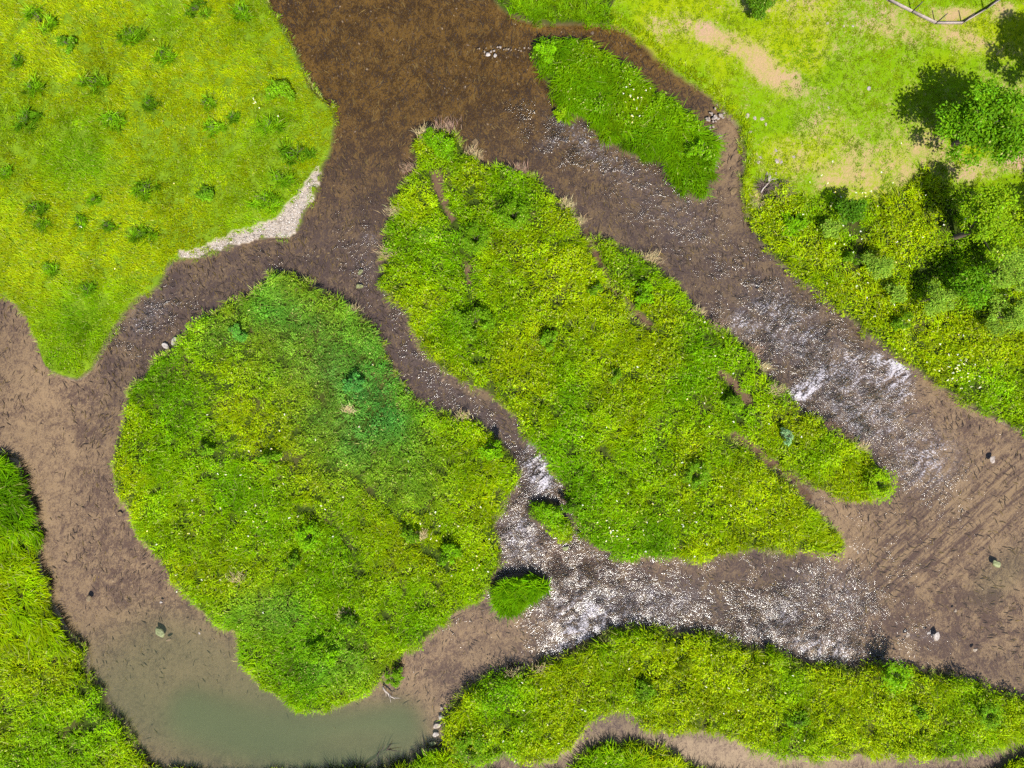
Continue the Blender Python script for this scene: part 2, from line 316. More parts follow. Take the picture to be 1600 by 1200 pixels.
# ------------------------------------------------------------------ terrain
def zhills(x, y):
    return .05 * (fbm(x, y, 3.0, 2, 3) - .5)
def land_z(x, y):
    s = samp(LAND, x, y) + .22 * (fbm(x, y, .9, 1, 3) - .5)
    right = samp(SD['right_bank'], x, y)
    top = .32 + .5 * sst(2, 12, right) * 0 + .25 * (fbm(x, y, 6, 4, 2) - .4)
    up = sst(-.25, .22, s)
    bed = -.16 - .22 * sst(.1, 2.6, -s) + .06 * (fbm(x, y, .8, 5, 3) - .5)
    pxx = np.asarray(x) * PM + 800; pyy = 600 - np.asarray(y) * PM
    shoal = ingravel(pxx, pyy)
    z = bed * (1 - up) + top * up
    z = np.where(shoal, .06 + .05 * vn(x, y, .4, 3), z)
    flat = (pyy > 1100) & (pxx > 700) & (pyy < 1260)
    z = np.where(flat, np.maximum(z, .035 + .05 * vn(x, y, .5, 4)), z)
    return z + zhills(x, y) * up
def axis(lim, step):
    f = np.arange(-lim, lim + .01, step)
    o = lim + np.cumsum(step * 1.22 ** np.arange(1, 41)); o = o[o < 900]
    return np.concatenate([-o[::-1], f, o])
def make_ground():
    ax = axis(40, .115); ay = axis(31.5, .115)
    X, Y = np.meshgrid(ax, ay, indexing='ij'); x = X.ravel(); y = Y.ravel()
    px = x * PM + 800; py = 600 - y * PM
    s = samp(LAND, x, y); z = land_z(x, y); n = len(x)
    s = s + .25 * (fbm(x, y, .7, 5, 3) - .5); land = sst(-.05, .05, s)
    dark = paint(px, py, .6, DARK); tan = paint(px, py, 0, TAN); ol = paint(px, py, 0, OLIVE); st = paint(px, py, 0, STREAK); bl = paint(px, py, 0, BLOT)
    lerp = lambda a, b, t: a * (1 - t[:, None]) + b * t[:, None]
    C = lambda *c: np.array(c)[None, :]
    cen0 = sst(120, 480, py + .25 * (px - 700) * (px > 700)); gold = lerp(C(.080, .048, .012), C(.096, .072, .050), cen0); A = lerp(gold, C(.166, .124, .086), tan); A = lerp(A, C(.060, .074, .034), ol)
    cen = sst(120, 430, py + .25 * (px - 700) * (px > 700))
    B = lerp(C(.024, .014, .005), C(.043, .032, .033), cen)
    A = A; B = lerp(B, C(.066, .044, .036), tan * .6); B = lerp(B, C(.05, .05, .028), ol)
    # blotches of weed on the bed downstream
    bb = sst(.50, .55, fbm(x, y, 1.3, 6, 3)) * bl; dark = np.clip(dark * (1 - bb) + .95 * bb - .15 * bl * (1 - bb), 0, 1)
    # margins: pale silt against the banks
    edge = sst(-.5, -.1, s) * (1 - land); dark = dark - .25 * edge * (vn(x, y, 2.5, 2) > .3)
    sharp = 12 - 7 * sst(0, 1, ol) - 3.0 * tan
    # land
    R = samp(SD['right_bank'], x, y); past = (R > -.1) & ~inpoly(HERB, px, py) & ~inpoly(LUSH, px, py)
    dirt = .96 * paint(px, py, .04, DIRT)
    soil = np.repeat(C(.020, .032, .004), n, 0); soil = lerp(soil, C(.035, .035, .010), sst(.55, .75, fbm(x, y, 1.5, 3, 3)))
    pg = lerp(C(.085, .155, .001), C(.135, .175, .001), sst(.42, .7, fbm(x, y, 4, 5, 3)))
    meadow = samp(SD['left_meadow'], x, y) > -.1
    gA = soil.copy(); gB = soil * 1.15
    gA[meadow] = np.array([.10, .16, .006]); gB[meadow] = np.array([.05, .085, .006])
    gA[past] = pg[past]; dcol = lerp(C(.24, .150, .108), C(.22, .155, .08), sst(.4, .6, fbm(x, y, 5, 7, 2))); gB[past] = dcol[past]
    gth = np.where(past, dirt * 1.75 - .48, .5)
    # raw earth on the bank lip
    lip = land * (1 - sst(.02, .16, s)); gA = lerp(gA, C(.075, .052, .028), lip * .85); gB = lerp(gB, C(.05, .036, .02), lip * .85)
    A = lerp(A, gA, land); B = lerp(B, gB, land); th = dark * (1 - land) + gth * land; st = st * (1 - land); sharp = sharp * (1 - land) + np.where(past, 8.5, 5.0) * land
    g = ingravel(px, py)
    A[g] = np.array([.25, .215, .19]); B[g] = np.array([.17, .14, .11]); th[g] = .4
    g2 = inpoly([(672,266),(688,268),(696,290),(701,320),(712,345),(706,352),(692,325),(680,300)], px, py) | inpoly([(1122,577),(1138,585),(1160,610),(1172,626),(1160,634),(1140,605)], px, py) | inpoly([(725,415),(735,415),(740,445),(732,448)], px, py)
    g2 = g2 | (paint(px, py, 0, SLITS) > .35)
    A[g2] = np.array([.085, .055, .035]); B[g2] = np.array([.06, .038, .025]); th[g2] = .5
    z = np.where(g2 & (s > 0), z - .1, z)
    na, nb = len(ax), len(ay); idx = np.arange(na * nb).reshape(na, nb)
    q = np.stack([idx[:-1, :-1], idx[1:, :-1], idx[1:, 1:], idx[:-1, 1:]], -1).reshape(-1, 4)
    me = mesh_np("ground", np.stack([x, y, z], 1), q, smooth=True, attrs=dict(colA=A, colB=B, blend=th, streak=st, sharp=sharp))
    tag(obj("ground", me, M_GROUND), "brown silty river bed rising to grassy banks and islands", "ground", kind="structure")
make_ground()
def make_water():
    ax = axis(40, .25); ay = axis(31.5, .25)
    X, Y = np.meshgrid(ax, ay, indexing='ij'); x = X.ravel(); y = Y.ravel(); px = x * PM + 800; py = 600 - y * PM
    rp = paint(px, py, .08, RIPPLE); fm = paint(px, py, 0, FOAM_GLINT); mk = paint(px, py, 0, OLIVE)  # the foam mask also carries the painted sun glints
    na, nb = len(ax), len(ay); idx = np.arange(na * nb).reshape(na, nb)
    q = np.stack([idx[:-1, :-1], idx[1:, :-1], idx[1:, 1:], idx[:-1, 1:]], -1).reshape(-1, 4)
    me = mesh_np("water", np.stack([x, y, 0 * x], 1), q, smooth=True, attrs=dict(ripple=rp, foam=fm, murk=mk))
    tag(obj("water", me, M_WATER), "shallow clear river water glinting in the sun over brown bed", "water", kind="structure")
make_water()

# ------------------------------------------------------------------ vegetation generators (arrays of blades and leaves)
class Veg:
    def __init__(s): s.v = []; s.q = []; s.t = []; s.c = []; s.n = 0
    def blades(s, x, y, z, az, L, w, t1, t2, col):
        """bent tapering blade: 5 verts, one quad + one tri; t1, t2 = lean from vertical of lower and upper half"""
        d = np.stack([np.cos(az), np.sin(az)], 1); p = np.stack([-np.sin(az), np.cos(az)], 1) * (w * .5)[:, None]
        b = np.stack([x, y, z], 1)
        m = b + np.concatenate([d * (np.sin(t1) * L * .5)[:, None], (np.cos(t1) * L * .5)[:, None]], 1)
        t = m + np.concatenate([d * (np.sin(t2) * L * .5)[:, None], (np.cos(t2) * L * .5)[:, None]], 1)
        p3 = np.concatenate([p, np.zeros((len(x), 1))], 1)
        V = np.stack([b - p3 * .6, b + p3 * .6, m + p3, m - p3, t], 1).reshape(-1, 3)
        i = s.n + np.arange(len(x))[:, None] * 5
        s.q.append(i + np.array([[0, 1, 2, 3]])); s.t.append(i + np.array([[3, 2, 4]]))
        s.v.append(V.astype(np.float32)); s.c.append(np.repeat(col, 5, 0).astype(np.float32)); s.n += len(V)
    def leaves(s, x, y, z, az, L, w, pitch, col, fold=.35):
        """folded leaf of four verts, two tris; pitch > 0 tips down"""
        d = np.stack([np.cos(az) * np.cos(pitch), np.sin(az) * np.cos(pitch), -np.sin(pitch)], 1)
        p = np.stack([-np.sin(az), np.cos(az), np.zeros_like(az)], 1)
        up = np.cross(d, p); b = np.stack([x, y, z], 1); Lc = L[:, None]; wc = w[:, None] * .5
        roll = rng.normal(0, .35, len(x))[:, None]; p2 = p * np.cos(roll) + up * np.sin(roll)
        m = b + d * Lc * .45
        V = np.stack([b, m + p2 * wc + up * fold * wc, b + d * Lc, m - p2 * wc + up * fold * wc], 1).reshape(-1, 3)
        i = s.n + np.arange(len(x))[:, None] * 4
        s.t.append(i + np.array([[0, 1, 2]])); s.t.append(i + np.array([[0, 2, 3]]))
        s.v.append(V.astype(np.float32)); s.c.append(np.repeat(col, 4, 0).astype(np.float32)); s.n += len(V)
    def mesh(s, name):
        return mesh_np(name, np.concatenate(s.v), np.concatenate(s.q) if s.q else None, np.concatenate(s.t), np.concatenate(s.c))
YEL = np.array([.255, .345, .001]); GRN = np.array([.135, .295, .001]); DGR = np.array([.075, .180, .001]); TEA = np.array([.040, .230, .060]); STR = np.array([.32, .33, .09]); LIM = np.array([.200, .340, .001])
def ramp(t, *cs):
    t = np.clip(t, 0, 1) * (len(cs) - 1); i = np.minimum(t.astype(int), len(cs) - 2); f = (t - i)[:, None]; cs = np.array(cs)
    return cs[i] * (1 - f) + cs[i + 1] * f
def vary(c, n, amt=.22, straw=.05):
    c = c * np.exp(rng.normal(0, amt, (n, 1))) * np.exp(rng.normal(0, .08, (n, 3)))
    k = rng.random(n) < straw; c[k] = STR * np.exp(rng.normal(0, .25, (k.sum(), 1)))
    return c
FX, FY = 35.5, 27.5      # vegetated half extents (a little beyond the picture)
def scatter(zone, dens, inset=.0, mask=None, wob=.75):
    pl = POLY[zone]; lo = np.maximum(pl.min(0), [-FX, -FY]); hi = np.minimum(pl.max(0), [FX, FY])
    n = int((hi[0] - lo[0]) * (hi[1] - lo[1]) * dens); x = rng.uniform(lo[0], hi[0], n); y = rng.uniform(lo[1], hi[1], n)
    s = samp(SD[zone], x, y) + wob * (fbm(x, y, .8, 2, 2) - .5)
    k = s > inset
    if mask is not None: k &= mask(x * PM + 800, 600 - y * PM)
    return x[k], y[k], s[k]
BARE = [(690,308,9,42,17),(731,430,6,16,8),(1142,600,6,18,-45),(1163,622,11,8,0),(1205,722,10,20,-50),(486,789,18,6,20)]
TRAIL = [([(300,705),(420,712),(490,722),(560,745),(615,795),(640,830),(665,850),(700,885)],9,.35),([(1320,330),(1345,400),(1330,420)],14,.35),([(372,890),(376,930)],6,.4),([(470,790),(520,812),(560,850)],9,.4),([(730,400),(738,460),(745,500)],9,.35),(860,515,18,10,0,.3),(745,470,12,14,0,.3),
 ([(1120,580),(1165,630)],12,.5),([(285,512),(320,488),(354,470),(415,438),(470,443),(540,482),(590,540)],13,1.9),([(695,1130),(740,1085),(840,1055),(930,1010),(1000,992),(1180,1022),(1300,1050),(1500,1065)],13,1.25),([(620,800),(680,790)],7,.5),(1440,430,40,30,0,.45),(1420,520,12,14,0,.4),(1475,350,20,40,0,.4),(1000,170,14,10,0,.5),(950,100,10,8,0,.6),(550,1000,14,10,0,.4),([(100,1150),(190,1060)],10,.5),(1075,1045,12,10,0,.45),(440,880,12,8,0,.5),(650,700,60,8,30,.6),([(1000,700),(1100,760)],7,.55),([(800,600),(880,640)],7,.5)]
def canopy(x, y):
    return paint(x * PM + 800, 600 - y * PM, 1, TRAIL)
def notbare(px, py):
    k = np.ones(len(px), bool)
    for x0, y0, rx, ry, an in BARE:
        c, s = math.cos(math.radians(an)), math.sin(math.radians(an)); dx = px - x0; dy = py - y0
        k &= ((dx * c - dy * s) / rx) ** 2 + ((dx * s + dy * c) / ry) ** 2 > 1
    k &= paint(px, py, 0, SLITS) < .25
    k &= ~((paint(px, py, 1, TRAIL) < .6) & (rng.random(len(px)) < .72))
    k &= ~(ingravel(px, py) & (rng.random(len(px)) < .97))
    return k
def wind(a, b):
    x = (a - 800) / PM; y = (600 - b) / PM
    return -1.7 + 5.0 * (fbm(x, y, 5.0, 3, 2) - .5)
def tussocks(V, zone, dens, nb, L, w, colf, az0=None, spread=3.14, H=1.0, mask=None, R=.22, t1=(.15, .6), t2=(.8, 1.5), straw=.05, inset=.05):
    mk = (lambda a, b: notbare(a, b) & mask(a, b)) if mask else notbare
    x, y, s = scatter(zone, dens, inset, mk)
    n = len(x); k = rng.integers(int(nb * .6), int(nb * 1.4) + 1, n); rep = np.repeat(np.arange(n), k); N = len(rep)
    hh = canopy(x, y) * (.65 + .7 * fbm(x, y, 2.2, 6, 3)) * (.8 + .4 * rng.random(n)) * (.75 + .25 * sst(0, .7, s))
    cc = colf(x * PM + 800, 600 - y * PM, x, y) * np.exp(.8 * (fbm(x, y, 1.1, 5, 3) - .5))[:, None] * np.exp(rng.normal(0, .14, (n, 1)))
    if az0 is None: a = rng.uniform(0, 2 * math.pi, N)
    else: a = (az0(x * PM + 800, 600 - y * PM) + rng.normal(0, .25, n))[rep] + rng.normal(0, spread, N)
    r = R * np.sqrt(rng.random(N)); aa = rng.uniform(0, 6.28, N)
    X = x[rep] + r * np.cos(aa); Y = y[rep] + r * np.sin(aa)
    Z = np.maximum(land_z(X, Y), -.05) - .02
    LL = L * H * hh[rep] * rng.uniform(.6, 1.2, N)
    V.blades(X, Y, Z, a, LL, w * rng.uniform(.6, 1.3, N), rng.uniform(*t1, N), rng.uniform(*t2, N), vary(cc[rep], N, .11, straw))
def herbs(V, zone, dens, nl, H, colf, mask=None, R=.34, leaf=.12, inset=.08, straw=.06, tilt=.5):
    mk = (lambda a, b: notbare(a, b) & mask(a, b)) if mask else notbare
    x, y, s = scatter(zone, dens, inset, mk)
    n = len(x); k = rng.integers(int(nl * .6), int(nl * 1.4) + 1, n); rep = np.repeat(np.arange(n), k); N = len(rep)
    hc = H * canopy(x, y) * (.25 + 1.5 * fbm(x, y, 1.3, 6, 3) ** 1.3) * (.6 + .7 * rng.random(n)) * (.78 + .22 * sst(0, .8, s))
    Rc = R * np.where(rng.random(n) < .35, 1.5, 1.0) * rng.uniform(.6, 1.2, n)
    cc = colf(x * PM + 800, 600 - y * PM, x, y) * np.exp(.8 * (fbm(x, y, 1.1, 5, 3) - .5))[:, None] * np.exp(rng.normal(0, .11, (n, 1)))
    u = np.sqrt(rng.random(N)); aa = rng.uniform(0, 6.28, N); r = Rc[rep] * u
    X = x[rep] + r * np.cos(aa); Y = y[rep] + r * np.sin(aa)
    Z = np.maximum(land_z(X, Y), 0) + hc[rep] * (1 - .45 * u * u) * (1 - .45 * rng.random(N) ** 2)
    LL = leaf * rng.uniform(.5, 1.5, N)
    V.leaves(X, Y, Z, aa + rng.normal(0, .5, N), LL, LL * rng.uniform(.28, .5, N), tilt * (.1 + 1.7 * u) + rng.normal(0, .33, N), vary(cc[rep], N, .11, straw))
# colours of the plants across the land (real differences of kind and ripeness)
def mixf(px, py, x, y, base, brushes, cs, nz=.5, sc=2.5, seed=1):
    t = paint(px, py, base, brushes) + nz * (fbm(x, y, sc * 2.0, seed, 5) - .5) * 2.9
    return ramp(t, *cs)
C5 = (DGR, GRN, LIM, YEL, YEL * 1.12)
def col_meadow(px, py, x, y):
    return mixf(px, py, x, y, .72, [(60,80,120,120,0,.9),(300,60,140,100,0,.82),(60,300,100,60,0,.8),(430,160,60,80,0,.42),(420,310,80,60,0,.45),(230,440,140,60,-30,.6),(120,540,60,60,0,.62),(300,330,140,50,0,.6)], C5, .55, 2.5, 1) * np.array([1.02, .94, 1])
def col_round(px, py, x, y):
    c = 1.06 * mixf(px, py, x, y, .7, [(400,620,130,80,0,.74),(300,760,120,80,0,.62),(520,820,140,90,0,.6),(640,900,100,80,0,.62),(480,1020,110,70,0,.42),(640,960,80,50,0,.4),(560,600,90,120,20,.38),(450,470,80,40,0,.45),(250,620,60,60,0,.5),(700,720,60,60,0,.68),(240,830,50,40,0,.45)], C5, .5, 2.2, 2)
    w = paint(px, py, 0, [(500,520,140,100,25,.36),(450,480,110,50,25,.45),(370,515,60,26,-20,.35),(545,570,70,80,0,.5),(570,650,85,100,15,.62),(640,740,60,50,30,.35),(420,950,60,40,0,.35),(540,1030,60,40,0,.25)])[:, None] * (.5 + .8 * fbm(x, y, 1.5, 5, 3))[:, None]
    return c * (1 - np.clip(w, 0, 1)) + TEA * np.clip(w, 0, 1)
def col_long(px, py, x, y):
    return mixf(px, py, x, y, .64, [(700,230,60,50,0,.5),(660,330,50,90,0,.8),(720,360,40,50,0,.42),(800,330,40,40,0,.45),(740,520,60,40,0,.42),(760,590,90,30,30,.45),(1000,430,80,30,35,.4),(900,770,60,60,0,.42),(1000,840,120,40,0,.36),(1080,730,90,60,0,.45),(1000,650,120,60,0,.66),(1160,640,40,40,0,.38),(1290,830,40,30,0,.7),(1380,760,40,30,0,.4),(1230,660,70,40,30,.66)], C5, .55, 1.9, 3)
def col_south(px, py, x, y):
    return mixf(px, py, x, y, .72, [(860,1120,110,50,0,.5),(760,1180,60,30,0,.42),(1100,1130,50,30,0,.4),(1050,1040,80,40,0,.9),(1400,1060,30,16,0,.45),(1450,1160,90,30,0,.5),(1250,1160,80,30,0,.5)], (DGR, GRN, LIM, YEL, YEL * 1.05), .5, 1.8, 4)
def col_north(px, py, x, y): return mixf(px, py, x, y, .36, [(985,165,20,20,0,.6)], (DGR, GRN, LIM, YEL), .3, 1.6, 5) * .8
def col_bank(px, py, x, y): return mixf(px, py, x, y, .55, [(30,800,60,110,0,.38),(20,960,40,60,0,.5),(60,1040,60,30,0,.8),(120,1160,90,50,0,.5),(700,1210,60,30,0,.2),(980,1200,100,30,0,.3)], C5, .5, 1.8, 6)
def col_right(px, py, x, y): return mixf(px, py, x, y, .56, [(1260,350,60,40,0,.5),(1240,340,30,30,0,.35),(1540,590,50,30,0,.3),(1480,520,90,40,0,.72),(1320,520,60,50,40,.45),(1380,370,50,60,0,.85),(1570,520,60,60,0,.75)], C5, .5, 1.8, 7)
def col_past(px, py, x, y):
    return mixf(px, py, x, y, .6, [(1330,110,140,60,0,.5),(1200,190,60,60,0,.5),(1050,90,60,40,35,.85),(1500,150,80,60,0,.72),(1200,30,80,40,0,.75),(1480,10,50,16,0,.5),(1180,290,20,60,0,.8)], (GRN, LIM, YEL, YEL * 1.1), .6, 2.5, 2) * .6

def stuff(name, V, label, cat, m=None):
    return tag(obj(name, V.mesh(name), m or M_LEAF), label, cat, kind="stuff")

V = Veg()
tussocks(V, 'left_meadow', 14, 26, .32, 0.027, col_meadow, az0=wind, spread=.9, R=.26, t1=(.3, .9), t2=(.9, 1.5), straw=.04)
herbs(V, 'left_meadow', 1.4, 30, .28, col_meadow, R=.3, leaf=.09)
stuff("meadow_grass", V, "fine yellow-green grass covering the big meadow in the upper left corner", "grass")

V = Veg()
low = lambda a, b: ~((np.abs((a - 420) / 190) ** 2 + np.abs((b - 610) / 105) ** 2) < 1)
hi_ = lambda a, b: ~low(a, b)
herbs(V, 'round_island', 4.4, 48, .62, col_round, mask=low, R=.36, leaf=.115)
tussocks(V, 'round_island', 11.2, 18, .62, 0.036, col_round, az0=wind, spread=.9, mask=low)
herbs(V, 'round_island', 7, 34, .4, col_round, mask=hi_, R=.22, leaf=.10)
tussocks(V, 'round_island', 14.4, 15, .42, 0.034, col_round, az0=wind, spread=.9, mask=hi_)
stuff("island_undergrowth", V, "dense bright green weeds filling the large round island left of centre", "undergrowth")

V = Veg()
herbs(V, 'long_island', 5.0, 52, .78, col_long, R=.36, leaf=.12)
tussocks(V, 'long_island', 9.6, 18, .7, 0.036, col_long, az0=wind, spread=.9)
stuff("island_undergrowth", V, "yellow-green weeds covering the long pointed island in the centre", "undergrowth")

V = Veg()
comb = lambda a, b: np.full(np.shape(a), math.radians(-72))
tussocks(V, 'north_island', 12, 26, 1.05, .045, col_north, az0=comb, spread=.7, t1=(.3, .8), t2=(1.0, 1.7), R=.25, straw=.01)
herbs(V, 'north_island', 2.6, 60, 1.0, col_north, R=.32, leaf=.12)
stuff("island_grass", V, "lush combed green grass on the narrow island near the top edge", "grass")

V = Veg()
herbs(V, 'south_island', 5.2, 56, 1.05, col_south, R=.38, leaf=.125)
tussocks(V, 'south_island', 7.2, 16, .9, 0.038, col_south, az0=wind, spread=.9)
stuff("island_undergrowth", V, "tall yellow-green weeds on the long island along the lower right", "undergrowth")

V = Veg()
combL = lambda a, b: np.where(b < 1010, math.radians(-30) + .5 * np.sin(b / 23.), math.radians(20)) + 0 * a
lt = lambda a, b: (a < 500) & (b < 1010)
lt2 = lambda a, b: (a < 500) & (b >= 1010)
rt2 = lambda a, b: a >= 500
tussocks(V, 'left_bank', 11, 26, 1.05, .05, col_bank, az0=combL, spread=.5, mask=lt, t1=(.35, .8), t2=(1.0, 1.7), R=.2)
herbs(V, 'left_bank', 5, 60, .8, col_bank, mask=lt2, R=.34, leaf=.115)
tussocks(V, 'left_bank', 6, 18, .8, .045, col_bank, mask=lt2)
stuff("bank_grass", V, "wavy long green grass on the bank along the lower left edge", "grass")
V = Veg()
tussocks(V, 'left_bank', 10, 26, 1.1, .045, col_bank, mask=rt2, t1=(.2, .7), t2=(.8, 1.5))
herbs(V, 'left_bank', 3, 60, .95, col_bank, mask=rt2, R=.34, leaf=.11)
stuff("bank_grass", V, "tall dark green grass on the bank cut by the bottom edge", "grass")

V = Veg()
inh = lambda a, b: inpoly(HERB, a, b)
herbs(V, 'right_bank', 5.2, 58, .9, col_right, mask=inh, R=.4, leaf=.125)
tussocks(V, 'right_bank', 5.6, 15, .8, 0.038, col_right, az0=wind, spread=.9, mask=inh)
stuff("bank_undergrowth", V, "tangled yellow-green weeds and brambles on the right bank", "undergrowth")
V = Veg()
inl = lambda a, b: inpoly(LUSH, a, b)
tussocks(V, 'right_bank', 12, 24, .75, .04, col_north, mask=inl, straw=.01)
stuff("bank_grass", V, "patch of lush green grass on the bank at the top edge", "grass")
V = Veg()
def inp(a, b):
    d = .88 * paint(a, b, .04, DIRT); x = (a - 800) / PM; y = (600 - b) / PM
    return ~inpoly(HERB, a, b) & ~inpoly(LUSH, a, b) & (d + .9 * (fbm(x, y, .9, 4, 4) - .5) + .25 * (rng.random(np.shape(a)) - .5) < .5)
tussocks(V, 'right_bank', 22, 13, .13, .028, col_past, mask=inp, R=.14, t1=(.5, 1.1), t2=(1.0, 1.6), straw=.02)
rim = lambda a, b: inp(a, b) & (samp(SD['right_bank'], (a - 800) / PM, (600 - b) / PM) < .6)
tussocks(V, 'right_bank', 20, 16, .35, .035, lambda a, b, x, y: col_past(a, b, x, y) * .5 + YEL * .55, mask=rim, R=.14)
stuff("pasture_grass", V, "short cropped grass with bare earth patches in the upper right pasture", "grass")

V = Veg()
combR = lambda a, b: math.radians(25) + (a - 812) * -.004
tussocks(V, 'reed_islet', 26, 30, 1.15, .05, lambda a, b, x, y: ramp(.35 + .5 * (vn(x, y, .5, 2) - .5), DGR, GRN, LIM), az0=lambda a, b: np.full(np.shape(a), math.radians(-105)), spread=.9, t1=(.1, .5), t2=(.7, 1.5), R=.14, straw=.01)
stuff("reed_clump", V, "small oval islet of dark green reeds in mid channel", "reeds")
V = Veg()
herbs(V, 'small_islet', 14, 60, .8, lambda a, b, x, y: ramp(sst(800, 850, b), GRN, LIM, YEL), R=.24, leaf=.11, inset=0)
tussocks(V, 'small_islet', 12, 16, .6, .04, lambda a, b, x, y: ramp(sst(795, 850, b), GRN, LIM, YEL))
stuff("islet_weeds", V, "tiny islet of bright green weeds below the white chute", "undergrowth")

# dry fringe stalks at the water's edge of all banks
V = Veg()
for zn, dn in (('left_meadow', 5), ('round_island', 9), ('long_island', 7), ('south_island', 4), ('right_bank', 3), ('left_bank', 4)):
    x, y, s = scatter(zn, dn * 3, -.05, lambda a, b: ~inpoly(GRAVEL, a, b)); k = s < .25; x, y = x[k], y[k]
    gx = samp(SD[zn], x + .2, y) - samp(SD[zn], x - .2, y); gy = samp(SD[zn], x, y + .2) - samp(SD[zn], x, y - .2)
    rep = np.repeat(np.arange(len(x)), 7); N = len(rep); a = np.arctan2(-gy, -gx)[rep] + rng.normal(0, .7, N)
    V.blades(x[rep] + rng.normal(0, .08, N), y[rep] + rng.normal(0, .08, N), np.full(N, .1), a, rng.uniform(.2, .5, N), rng.uniform(.012, .03, N), rng.uniform(.4, 1.0, N), rng.uniform(.9, 1.6, N),
             vary(np.where(rng.random((N, 1)) < .6, LIM[None] * .9, STR[None] * 1.0), N, .25, .1))
stuff("fringe_grass", V, "thin pale grass stems hanging over the water's edge of the islands and banks", "grass")

# flowers: uncountable white and yellow specks
V = Veg()
x = []; y = []
for px, py, r, n in ((1495,580,22,26),(1500,600,30,20),(995,165,22,22),(398,165,10,9),(960,830,14,12),(1180,600,120,40),(1300,330,60,30),(350,850,120,40),(1050,800,120,60),(250,250,220,14),(720,850,60,30),(1380,440,120,60),(860,1090,120,30),(470,740,160,40),(1200,1100,150,30),(1470,600,60,20)):
    x.append(rng.normal(px, r * .6, n)); y.append(rng.normal(py, r * .6, n))
px = np.concatenate(x); py = np.concatenate(y); X, Y = (px - 800) / PM * .98, (600 - py) / PM * .98
k = (samp(LAND, X, Y) > .15) & (rng.random(len(X)) < .65); X, Y = X[k], Y[k]; rep = np.repeat(np.arange(len(X)), 4); N = len(rep)
hz = np.where(samp(SD['left_meadow'], X, Y) > 0, .55, 1.05)[rep] + .3
V.leaves(X[rep], Y[rep], hz + .1 * rng.random(N), rng.uniform(0, 6.28, N), np.full(N, .07), np.full(N, .055), rng.normal(0, .3, N), np.where(rng.random((N, 1)) < .7, np.array([[.5, .5, .4]]), np.array([[.5, .42, .08]])))
stuff("wildflowers", V, "white and pale yellow flower heads sprinkled over the weeds", "flowers", M_DRY)

# gravel bank pebbles
def pebbles(name, n, polypx, size, cols, label):
    a = np.array(polypx, float); x = rng.uniform(a[:, 0].min(), a[:, 0].max(), n * 4); y = rng.uniform(a[:, 1].min(), a[:, 1].max(), n * 4)
    k = ingravel(x, y); x, y = x[k][:n], y[k][:n]; X = (x - 800) / PM; Y = (600 - y) / PM; N = len(X)
    s = size * np.exp(rng.normal(0, .35, N)); an = rng.uniform(0, 6.28, N); z = land_z(X, Y)
    oc = np.array([[1, 0, 0], [0, 1, 0], [-1, 0, 0], [0, -1, 0], [0, 0, .6], [0, 0, -.4]])
    V = oc[None] * s[:, None, None] * rng.uniform(.7, 1.2, (N, 6, 1)); c, sn = np.cos(an)[:, None], np.sin(an)[:, None]
    vx = V[..., 0] * c - V[..., 1] * sn * .7 + X[:, None]; vy = V[..., 0] * sn + V[..., 1] * c * .7 + Y[:, None]; vz = V[..., 2] + z[:, None] + .01
    f = np.array([[0, 1, 4], [1, 2, 4], [2, 3, 4], [3, 0, 4], [1, 0, 5], [2, 1, 5], [3, 2, 5], [0, 3, 5]])
    T = (np.arange(N)[:, None, None] * 6 + f[None]).reshape(-1, 3)
    cc = np.repeat(np.array(cols)[rng.integers(0, len(cols), N)] * np.exp(rng.normal(0, .15, (N, 1))), 6, 0)
    me = mesh_np(name, np.stack([vx, vy, vz], -1).reshape(-1, 3), None, T, cc, smooth=True)
    return tag(obj(name, me, M_PEB), label, "gravel", kind="stuff")
b_ = NB("pebble_stone"); M_PEB = b_.out(b_.bsdf(b_.attr("tint"), .8, .3))
pebbles("gravel", 4200, GRAVEL, .035, [(.28, .25, .22), (.20, .17, .15), (.34, .31, .29), (.13, .105, .085)], "bleached white gravel bank curving below the upper left meadow")

# stones and trailing weed on the river bed, under the water
def bed_points(n, fn):
    x = rng.uniform(-FX, FX, n); y = rng.uniform(-FY, FY, n); px = x * PM + 800; py = 600 - y * PM
    k = (samp(LAND, x, y) < -.12) & ~ingravel(px, py) & (rng.random(n) < fn(px, py, x, y)); return x[k], y[k]
X, Y = bed_points(120000, lambda px, py, x, y: np.clip(.10 + .55 * paint(px, py, .1, RIPPLE) + .5 * (fbm(x, y, 1.8, 2, 4) - .5), .01, 1) * (1 - .97 * np.clip(paint(px, py, 0, OLIVE) * 1.6, 0, 1)) * (1 - .6 * paint(px, py, 0, TAN)))
N = len(X); s_ = .035 * np.exp(rng.normal(0, .5, N)); z = land_z(X, Y); oc = np.array([[1, 0, 0], [0, 1, 0], [-1, 0, 0], [0, -1, 0], [0, 0, .5], [0, 0, -.4]])
Vv = oc[None] * s_[:, None, None] * rng.uniform(.7, 1.4, (N, 6, 1)); an = rng.uniform(0, 6.28, N); c_, sn = np.cos(an)[:, None], np.sin(an)[:, None]
vv = np.stack([Vv[..., 0] * c_ - Vv[..., 1] * sn * .6 + X[:, None], Vv[..., 0] * sn + Vv[..., 1] * c_ * .6 + Y[:, None], np.minimum(Vv[..., 2] + z[:, None] + .012, -.01)], -1).reshape(-1, 3)
f_ = np.array([[0, 1, 4], [1, 2, 4], [2, 3, 4], [3, 0, 4]]); T_ = (np.arange(N)[:, None, None] * 6 + f_[None]).reshape(-1, 3)
pal = np.array([[.085, .062, .035], [.045, .030, .020], [.12, .09, .065], [.03, .022, .018], [.10, .075, .06], [.17, .14, .115]])
